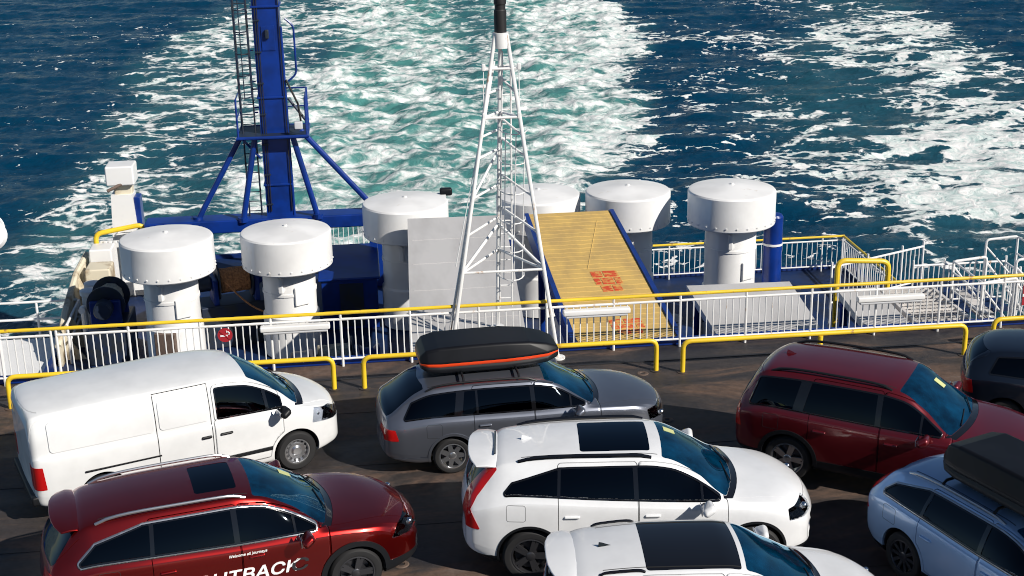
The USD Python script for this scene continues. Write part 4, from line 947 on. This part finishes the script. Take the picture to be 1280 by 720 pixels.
# white van ------------------------------------------------------------
van = Body(top=[(-2.48, 1.66), (-2.43, 1.76), (-2.2, 1.80), (-1, 1.82), (.3, 1.81), (.75, 1.75), (1.05, 1.62), (1.42, 1.36), (1.66, 1.16), (1.78, 1.10), (2.1, 1.03), (2.32, .92), (2.40, .78)],
    sh=[(-2.48, 1.12), (0, 1.10), (1.2, 1.06), (1.75, 1.03), (2.2, .93), (2.40, .72)], W=[(-2.48, .86), (-2.2, .90), (0, .92), (1.5, .91), (2.1, .86), (2.40, .74)],
    R=[(-2.48, .70), (-2, .74), (0, .74), (.8, .70), (1.8, .66), (2.4, .6)], bot=[(-2.48, .34), (-1.9, .24), (1.9, .22), (2.40, .30)],
    curve=[(-2.48, -.03), (-1.8, 0), (0, 0), (.7, .02), (1.2, .13), (1.8, .18), (2.40, .26)], camber=.08, bulge=.025)
t = car('white_van', 'white panel van with a black side rail and closed cargo sides', 'van', (-3.12, 21.25), .375, van, 'van_white', dict(scale=1.03,
    wb=3.0, rw=.325, dlo=(.28, 1.32), dlo_lift=.05, dlo_drop=.10, dlo_cut=[], pillars=[(1.12, 1.0, .05)], screen=(1.70, .86), rear_win=(1.15, 1.62, .62, .56), rear_x=-2.2, rear_glass=False,
    head=[(1.78, .76), (2.36, .70), (2.34, .80), (2.12, .94), (1.82, 1.0)], tail=[(-2.6, .62), (-2.30, .62), (-2.33, .98), (-2.6, .98)], tail_y=.6, doors=[(.22, 1.30, .34)], handle_z=.92, handle_mat='black_plastic', bonnet=(1.80, 2.34),
    gate=(.5, 1.74, .74), gate_len=.2, clad_on=False, arch=False, rim='steel', rim_mat='alloy', mirror_mat='black_plastic', mid_box=True, rows=1, ticket=(1.30, .20), cowl=.10, floor=.62, privacy=-9))
P = M['van_white']
for s in (-1, 1):
    y = van.side(-1.0, .80)
    obj('slide_rail', box(-1.75, -.62, s * y - .012, s * y + .012, .775, .80, .005), M['black_plastic'], t)
    for (xa, xb) in ((-2.2, -.68), (-.60, .16)):   # pressed panels of the cargo side
        p = sg.box(xa, 1.17, xb, 1.62); p = rounded(p, .06)
        obj('side_panel', van.layer(-.014, .02) ^ (pry(p, .3, 1.4) if s > 0 else pry(p, -1.4, -.3)), P, t)
    obj('sliding_door_seam', van.layer(-.002, .01) ^ (lambda q: pry(q, .3, 1.4) if s > 0 else pry(q, -1.4, -.3))(sg.box(-.65, .36, .18, 1.72).buffer(.006).difference(sg.box(-.65, .36, .18, 1.72).buffer(-.006))), M['black_plastic'], t)
    obj('slide_handle', rbox(.0, .16, s * van.side(.1, .92) - .03, s * van.side(.1, .92) + .03, .90, .94, .015), M['black_plastic'], t)
obj('rear_bumper', rbox(-2.53, -2.38, -.80, .80, .36, .50, .03), M['black_plastic'], t)
obj('side_strip', [box(-1.1, 1.1, s * van.side(0, .5) - .012, s * van.side(0, .5) + .014, .47, .53, .006) for s in (-1, 1)], M['black_plastic'], t)

# grey estate car ------------------------------------------------------------
saab = Body(top=[(-2.48, .80), (-2.43, 1.0), (-2.30, 1.10), (-1.90, 1.36), (-1.6, 1.45), (-.8, 1.485), (-.1, 1.475), (.3, 1.42), (.75, 1.20), (1.10, 1.02), (1.2, .985), (1.8, .93), (2.20, .84), (2.32, .72), (2.36, .62)],
    sh=[(-2.48, .86), (-1.5, .95), (0, .93), (1.1, .92), (1.8, .87), (2.36, .62)], W=[(-2.48, .78), (-2.2, .86), (-1, .90), (.8, .90), (1.6, .88), (2.1, .80), (2.36, .66)],
    R=[(-2.48, .58), (-1.6, .62), (0, .65), (.3, .64), (1.2, .68), (2.36, .6)], bot=[(-2.48, .34), (-1.9, .22), (1.9, .20), (2.36, .26)], curve=[(-2.48, -.10), (-1.7, -.06), (-1, 0), (0, .02), (.5, .10), (1.1, .2), (1.8, .2), (2.36, .34)], camber=.05)
car('grey_estate', 'grey metallic estate car carrying a black roof box with an orange stripe', 'car', (2.43, 21.4), .07, saab, 'saab_grey', dict(
    wb=2.70, rw=.315, dlo=(-2.2, .98), dlo_lift=.03, dlo_drop=.06, dlo_cut=[[(-2.6, .8), (-2.24, .8), (-1.72, 1.6), (-2.6, 1.6)]], pillars=[(-1.33, -1.02, .13), (-.92, -.92, .035), (.02, -.05, .07), (.62, .60, .03)], screen=(1.12, .24), rear_win=(1.0, 1.40, .62, .50), rear_x=-1.75,
    head=[(1.95, .60), (2.34, .58), (2.36, .70), (2.22, .80), (1.90, .78)], tail=[(-2.6, .66), (-2.20, .66), (-2.25, .84), (-2.6, .86)], doors=[(-.98, .0, .30), (.02, 1.10, .30)], handle_z=.83, handle_mat='saab_grey', bonnet=(1.14, 2.22), gate=(.5, 1.42, .62), gate_len=.75,
    mould=[.55], mould_mat='saab_grey', clad=.34, clad_mat='saab_grey', arch=True, arch_mat='saab_grey', arch_w=.03, rim='seven', rim_mat='alloy', privacy=-9, rails=(-1.75, .10, .05, 'black_plastic'), bars=(-1.1, -.2), chrome_dlo=None, mirror_mat='saab_grey'))
roof_box('black roof box with an orange stripe on the grey estate car', (1.83, 21.50), .07, 2.28, .84, .29, 1.60, True)

# white suv ------------------------------------------------------------
xc = Body(top=[(-2.36, .95), (-2.30, 1.15), (-2.2, 1.30), (-1.98, 1.52), (-1.80, 1.60), (-.8, 1.675), (0, 1.68), (.35, 1.635), (.80, 1.43), (1.22, 1.17), (1.34, 1.13), (1.9, 1.06), (2.2, .95), (2.32, .80), (2.36, .70)],
    sh=[(-2.36, 1.0), (-1.6, 1.17), (-.5, 1.11), (.6, 1.06), (1.3, 1.04), (1.9, .97), (2.36, .70)], W=[(-2.36, .80), (-2.0, .90), (-1, .95), (.8, .95), (1.6, .93), (2.1, .84), (2.36, .70)],
    R=[(-2.36, .55), (-1.8, .58), (0, .63), (.4, .62), (1.3, .70), (2.36, .64)], bot=[(-2.36, .42), (-1.9, .26), (1.9, .24), (2.36, .32)], curve=[(-2.36, -.13), (-1.7, -.09), (-1, 0), (0, .03), (.5, .12), (1.2, .22), (1.8, .22), (2.36, .36)], camber=.05)
car('white_suv', 'white sport utility car with a sunroof and tall red tail lights', 'car', (3.60, 17.75), -.105, xc, 'suv_white', dict(scale=1.06,
    wb=2.90, rw=.37, dlo=(-1.85, 1.14), dlo_lift=.03, dlo_drop=.085, dlo_cut=[[(-2.2, 1.0), (-1.84, 1.20), (-1.68, 1.37), (-1.0, 1.55), (-.9, 1.9), (-2.2, 1.9)]], pillars=[(-1.12, -1.02, .04), (-.06, -.10, .06), (.80, .74, .03)], screen=(1.24, .30), rear_win=(1.16, 1.52, .66, .52), rear_x=-1.85,
    head=[(1.92, .78), (2.34, .74), (2.36, .84), (2.20, .96), (1.90, .93)], tail=[(-2.6, .78), (-2.10, .76), (-2.22, 1.02), (-2.13, 1.18), (-1.86, 1.50), (-1.98, 1.54), (-2.28, 1.24), (-2.6, 1.15)], tail_y=.46, tail_len=.55, doors=[(-1.08, -.06, .38), (-.04, 1.10, .38)], handle_z=.96, bonnet=(1.26, 2.22), gate=(.55, 1.52, .60), gate_len=.50,
    mould=[.46], clad=.38, arch=True, arch_mat='black_plastic', arch_w=.02, rim='five', rim_mat='dark_alloy', privacy=-9, rails=(-1.62, .15, .03, 'gloss_black'), rail_r=.026, chrome_dlo=None, sunroof=(-.78, .14, .46), spoiler=(-2.24, -1.86, .56, 1.60, .03), spoiler_slot=True, fin=-1.45, fin_mat='suv_white', ticket=(.46, .30), sun_mat='sun_roof', drive=.36))

# dark red estate with lettering ------------------------------------------------------------
ob = Body(top=[(-2.42, .85), (-2.36, 1.08), (-2.26, 1.22), (-2.0, 1.50), (-1.85, 1.57), (-1, 1.63), (-.1, 1.635), (.25, 1.59), (.72, 1.38), (1.14, 1.12), (1.26, 1.07), (1.85, 1.0), (2.2, .90), (2.34, .76), (2.40, .64)],
    sh=[(-2.42, .95), (-1.7, 1.07), (0, 1.02), (1.2, 1.0), (1.85, .93), (2.40, .64)], W=[(-2.42, .78), (-2.1, .87), (-1, .92), (.8, .92), (1.6, .91), (2.1, .84), (2.40, .68)],
    R=[(-2.42, .56), (-1.8, .60), (0, .64), (.3, .63), (1.2, .68), (2.40, .62)], bot=[(-2.42, .42), (-1.9, .27), (1.9, .25), (2.40, .32)], curve=[(-2.42, -.12), (-1.8, -.08), (-1, 0), (0, .03), (.5, .12), (1.1, .2), (1.8, .22), (2.40, .38)], camber=.05)
t = car('red_estate', 'dark red estate car with white lettering along its doors', 'car', (-2.05, 17.45), .235, ob, 'outback_red', dict(scale=1.06,
    wb=2.745, rw=.35, dlo=(-2.05, 1.10), dlo_lift=.03, dlo_drop=.10, dlo_cut=[[(-2.3, 1.0), (-2.0, 1.12), (-1.75, 1.34), (-1.2, 1.47), (-1.1, 1.9), (-2.3, 1.9)]], pillars=[(-1.16, -1.02, .05), (-.08, -.10, .07), (.66, .60, .03)], screen=(1.16, .20), rear_win=(1.10, 1.48, .66, .54), rear_x=-1.85,
    head=[(1.86, .74), (2.34, .68), (2.38, .80), (2.24, .90), (1.98, .88)], tail=[(-2.6, .82), (-2.12, .84), (-2.2, 1.02), (-2.6, 1.05)], doors=[(-1.12, -.06, .40), (-.04, 1.06, .40)], handle_z=.90, bonnet=(1.18, 2.20), gate=(.55, 1.5, .64), gate_len=.50,
    clad=.44, arch=True, arch_w=.06, rim='five', rim_mat='dark_alloy', rails=(-1.75, .10, .045, 'alloy'), rail_r=.02, chrome_dlo='alloy', sunroof=(-.50, .02, .40), spoiler=(-2.22, -1.9, .56, 1.56, .02), ticket=(.74, .34), sun_mat='sun_roof', privacy=.0))
def side_text(txt, x, z, h, bold=True, slant=.0, mt='paper_white', s=-1, sx=1.0):
    m = meshkit.text_mesh(txt, h, .004, bold); v = np.array(m.vertices); v[:, 0] *= sx; v[:, 0] += v[:, 1] * slant
    y = np.array([ob.side(x + a, z + b) for a, b in zip(np.linspace(0, v[:, 0].max(), 9), [h / 2] * 9)]); yy = np.interp(v[:, 0], np.linspace(0, v[:, 0].max(), 9), y)
    w = np.stack([x + v[:, 0], s * (yy + .005 + v[:, 2]), z + v[:, 1]], 1)
    m2 = trimesh.Trimesh(w, m.faces, process=False)
    if m2.volume < 0: m2.invert()
    obj('lettering', m2, M[mt], t)
side_text('OUTBACK', -.68, .60, .155, True, .25, sx=1.25)
side_text('C', .51, .60, .155, True, .25, sx=1.5, mt='dark_alloy')
side_text('Welcome all journeys', -.22, .935, .034, True, .2)
side_text('4WD', -1.28, .66, .06, True, .2)

# white hatchback with black roof at the bottom edge ------------------------------------------------------------
hb = Body(top=[(-2.12, .85), (-2.06, 1.10), (-1.98, 1.30), (-1.80, 1.47), (-1.6, 1.52), (-.8, 1.57), (.0, 1.56), (.3, 1.51), (.78, 1.27), (1.16, 1.05), (1.26, 1.01), (1.75, .95), (2.05, .83), (2.18, .66)],
    sh=[(-2.12, .95), (-1.5, 1.04), (0, .99), (1.2, .96), (1.7, .90), (2.18, .62)], W=[(-2.12, .78), (-1.8, .86), (-1, .90), (.8, .90), (1.5, .88), (1.95, .80), (2.18, .66)],
    R=[(-2.12, .56), (-1.6, .60), (0, .63), (.4, .62), (1.2, .66), (2.18, .6)], bot=[(-2.12, .36), (-1.7, .22), (1.7, .20), (2.18, .26)], curve=[(-2.12, -.12), (-1.6, -.08), (-1, 0), (0, .03), (.5, .12), (1.1, .2), (1.7, .22), (2.18, .36)], camber=.05)
car('white_hatchback', 'white hatchback with a black glass roof, cut by the bottom edge', 'car', (4.06, 14.92), -.075, hb, 'hatch_white', dict(scale=1.03,
    wb=2.62, rw=.32, dlo=(-1.75, 1.06), dlo_cut=[[(-2.2, .9), (-1.7, 1.0), (-1.35, 1.7), (-2.2, 1.7)]], pillars=[(-1.02, -.95, .05), (-.05, -.09, .07)], screen=(1.18, .26), rear_win=(1.04, 1.42, .62, .52), rear_x=-1.7,
    head=[(1.74, .68), (2.14, .64), (2.16, .74), (2.0, .84), (1.72, .82)], tail=[(-2.3, .76), (-1.86, .78), (-1.9, .98), (-2.3, 1.0)], doors=[(-1.0, -.04, .32), (-.02, 1.02, .32)], handle_z=.84, bonnet=(1.20, 2.02), gate=(.5, 1.42, .60), gate_len=.45,
    clad=.30, arch=False, rim='ten', rails=(-1.5, -.95, .03, 'gloss_black'), rail_r=.018, sunroof=(-.93, .20, .585), spoiler=(-2.06, -1.72, .56, 1.50, .02), fin=-1.35, privacy=-9, sun_mat='gloss_black'))

# maroon suv ------------------------------------------------------------
rs = Body(top=[(-2.30, .95), (-2.24, 1.15), (-2.16, 1.32), (-1.95, 1.62), (-1.80, 1.69), (-1, 1.73), (-.1, 1.72), (.25, 1.67), (.68, 1.43), (1.06, 1.19), (1.18, 1.14), (1.8, 1.08), (2.1, .98), (2.22, .82), (2.28, .70)],
    sh=[(-2.30, 1.0), (-1.6, 1.10), (0, 1.08), (1.1, 1.07), (1.8, 1.0), (2.28, .70)], W=[(-2.30, .82), (-2.0, .90), (-1, .93), (.8, .93), (1.5, .92), (2.0, .85), (2.28, .72)],
    R=[(-2.30, .60), (-1.8, .64), (0, .67), (.3, .66), (1.1, .70), (2.28, .64)], bot=[(-2.30, .42), (-1.9, .28), (1.9, .26), (2.28, .34)], curve=[(-2.30, -.12), (-1.7, -.09), (-1, 0), (0, .03), (.5, .12), (1.0, .18), (1.7, .2), (2.28, .32)], camber=.055)
car('maroon_suv', 'maroon sport utility car with roof rails, parked slantwise', 'car', (8.05, 19.40), -.60, rs, 'suv_maroon', dict(scale=1.05,
    wb=2.71, rw=.36, dlo=(-2.1, .98), dlo_lift=.03, dlo_drop=.08, dlo_cut=[[(-2.4, .9), (-2.08, .9), (-1.80, 1.8), (-2.4, 1.8)]], pillars=[(-1.38, -1.02, .16), (-.04, -.07, .08), (.58, .52, .03)], screen=(1.08, .20), rear_win=(1.12, 1.58, .68, .58), rear_x=-1.85,
    head=[(1.80, .78), (2.24, .74), (2.26, .84), (2.12, .96), (1.80, .95)], tail=[(-2.5, .74), (-2.10, .76), (-2.16, 1.10), (-2.5, 1.1)], doors=[(-1.05, -.02, .42), (.0, 1.0, .42)], handle_z=.92, bonnet=(1.10, 2.12), gate=(.55, 1.60, .68), gate_len=.45,
    clad=.44, arch=True, arch_w=.05, rim='five', rim_mat='alloy', rails=(-1.75, .10, .05, 'black_plastic'), rail_r=.02, ticket=(.56, .32), privacy=-.2, fin=-1.6, fin_mat='suv_maroon'))

# pale blue estate with roof box at the right edge ------------------------------------------------------------
pb = Body(top=[(-2.30, .88), (-2.24, 1.05), (-2.1, 1.22), (-1.85, 1.40), (-1.65, 1.45), (-.8, 1.50), (.0, 1.49), (.3, 1.44), (.76, 1.22), (1.14, 1.02), (1.24, .98), (1.85, .91), (2.2, .80), (2.32, .64)],
    sh=[(-2.30, .93), (-1.7, 1.02), (0, .95), (1.1, .92), (1.8, .86), (2.32, .60)], W=[(-2.30, .80), (-2.0, .88), (-1, .92), (.8, .92), (1.6, .90), (2.1, .80), (2.32, .66)],
    R=[(-2.30, .56), (-1.7, .60), (0, .63), (.3, .62), (1.1, .66), (2.32, .6)], bot=[(-2.30, .38), (-1.9, .23), (1.9, .21), (2.32, .28)], curve=[(-2.30, -.14), (-1.7, -.09), (-1, 0), (0, .03), (.5, .12), (1.1, .2), (1.8, .22), (2.32, .36)], camber=.05)
car('pale_blue_estate', 'pale metallic blue estate car under a black roof box at the right edge', 'car', (8.36, 15.36), -1.20, pb, 'ice_blue', dict(scale=1.02,
    wb=2.70, rw=.335, dlo=(-1.95, 1.02), dlo_lift=.03, dlo_drop=.07, dlo_cut=[[(-2.3, .9), (-1.92, 1.05), (-1.70, 1.24), (-1.1, 1.38), (-1.0, 1.8), (-2.3, 1.8)]], pillars=[(-1.12, -1.02, .05), (-.05, -.09, .07)], screen=(1.14, .26), rear_win=(1.0, 1.36, .64, .52), rear_x=-1.75,
    head=[(1.85, .66), (2.26, .62), (2.28, .72), (2.12, .80), (1.84, .80)], tail=[(-2.5, .70), (-2.08, .74), (-2.20, .92), (-2.02, 1.12), (-1.90, 1.34), (-2.0, 1.36), (-2.24, 1.14), (-2.5, 1.02)], tail_y=.5, tail_len=.5, doors=[(-1.08, -.04, .34), (-.02, 1.04, .34)], handle_z=.83, bonnet=(1.16, 2.18), gate=(.5, 1.36, .60), gate_len=.5,
    clad=.32, arch=False, rim='ten', rim_mat='dark_alloy', rails=(-1.65, .12, .035, 'alloy'), rail_r=.018, bars=(-1.0, -.1), chrome_dlo='alloy', privacy=-9))
h = np.array([math.cos(-1.2), math.sin(-1.2)])
roof_box('plain black roof box on the pale blue estate car at the right edge', tuple(np.array([8.28, 15.36]) + h * -.02 + np.array([.93, .36]) * .04), -1.20, 2.35, .88, .34, 1.68)

# dark car at the right edge ------------------------------------------------------------
dk = Body(top=[(-2.05, .85), (-2.0, 1.06), (-1.9, 1.24), (-1.62, 1.40), (-1.4, 1.44), (-.7, 1.48), (.0, 1.46), (.3, 1.41), (.76, 1.19), (1.12, 1.0), (1.22, .96), (1.75, .89), (2.0, .80), (2.12, .62)],
    sh=[(-2.05, .92), (-1.5, .99), (0, .93), (1.1, .91), (1.7, .85), (2.12, .58)], W=[(-2.05, .78), (-1.8, .85), (-1, .89), (.8, .89), (1.5, .87), (1.95, .78), (2.12, .64)],
    R=[(-2.05, .56), (-1.5, .58), (0, .61), (.3, .60), (1.1, .64), (2.12, .58)], bot=[(-2.05, .38), (-1.7, .22), (1.7, .20), (2.12, .26)], curve=[(-2.05, -.14), (-1.5, -.09), (-1, 0), (0, .03), (.5, .12), (1.1, .2), (1.7, .22), (2.12, .36)], camber=.05)
car('dark_hatchback', 'nearly black hatchback cut off by the right edge beyond the maroon car', 'car', (11.95, 20.75), -.45, dk, 'navy_car', dict(
    wb=2.55, rw=.31, dlo=(-1.7, 1.0), dlo_cut=[[(-2.2, .9), (-1.62, .98), (-1.25, 1.7), (-2.2, 1.7)]], pillars=[(-.95, -.9, .05), (-.02, -.06, .07)], screen=(1.12, .26), rear_win=(.98, 1.36, .62, .50), rear_x=-1.5,
    head=[(1.70, .62), (2.08, .58), (2.1, .68), (1.95, .78), (1.70, .78)], tail=[(-2.3, .68), (-1.8, .70), (-1.84, .92), (-2.3, .94)], doors=[(-.95, -.02, .32), (.0, 1.0, .32)], handle_z=.80, bonnet=(1.14, 1.98), gate=(.5, 1.36, .60), gate_len=.5,
    clad=.30, arch=False, rim='ten', rim_mat='alloy', privacy=-9))
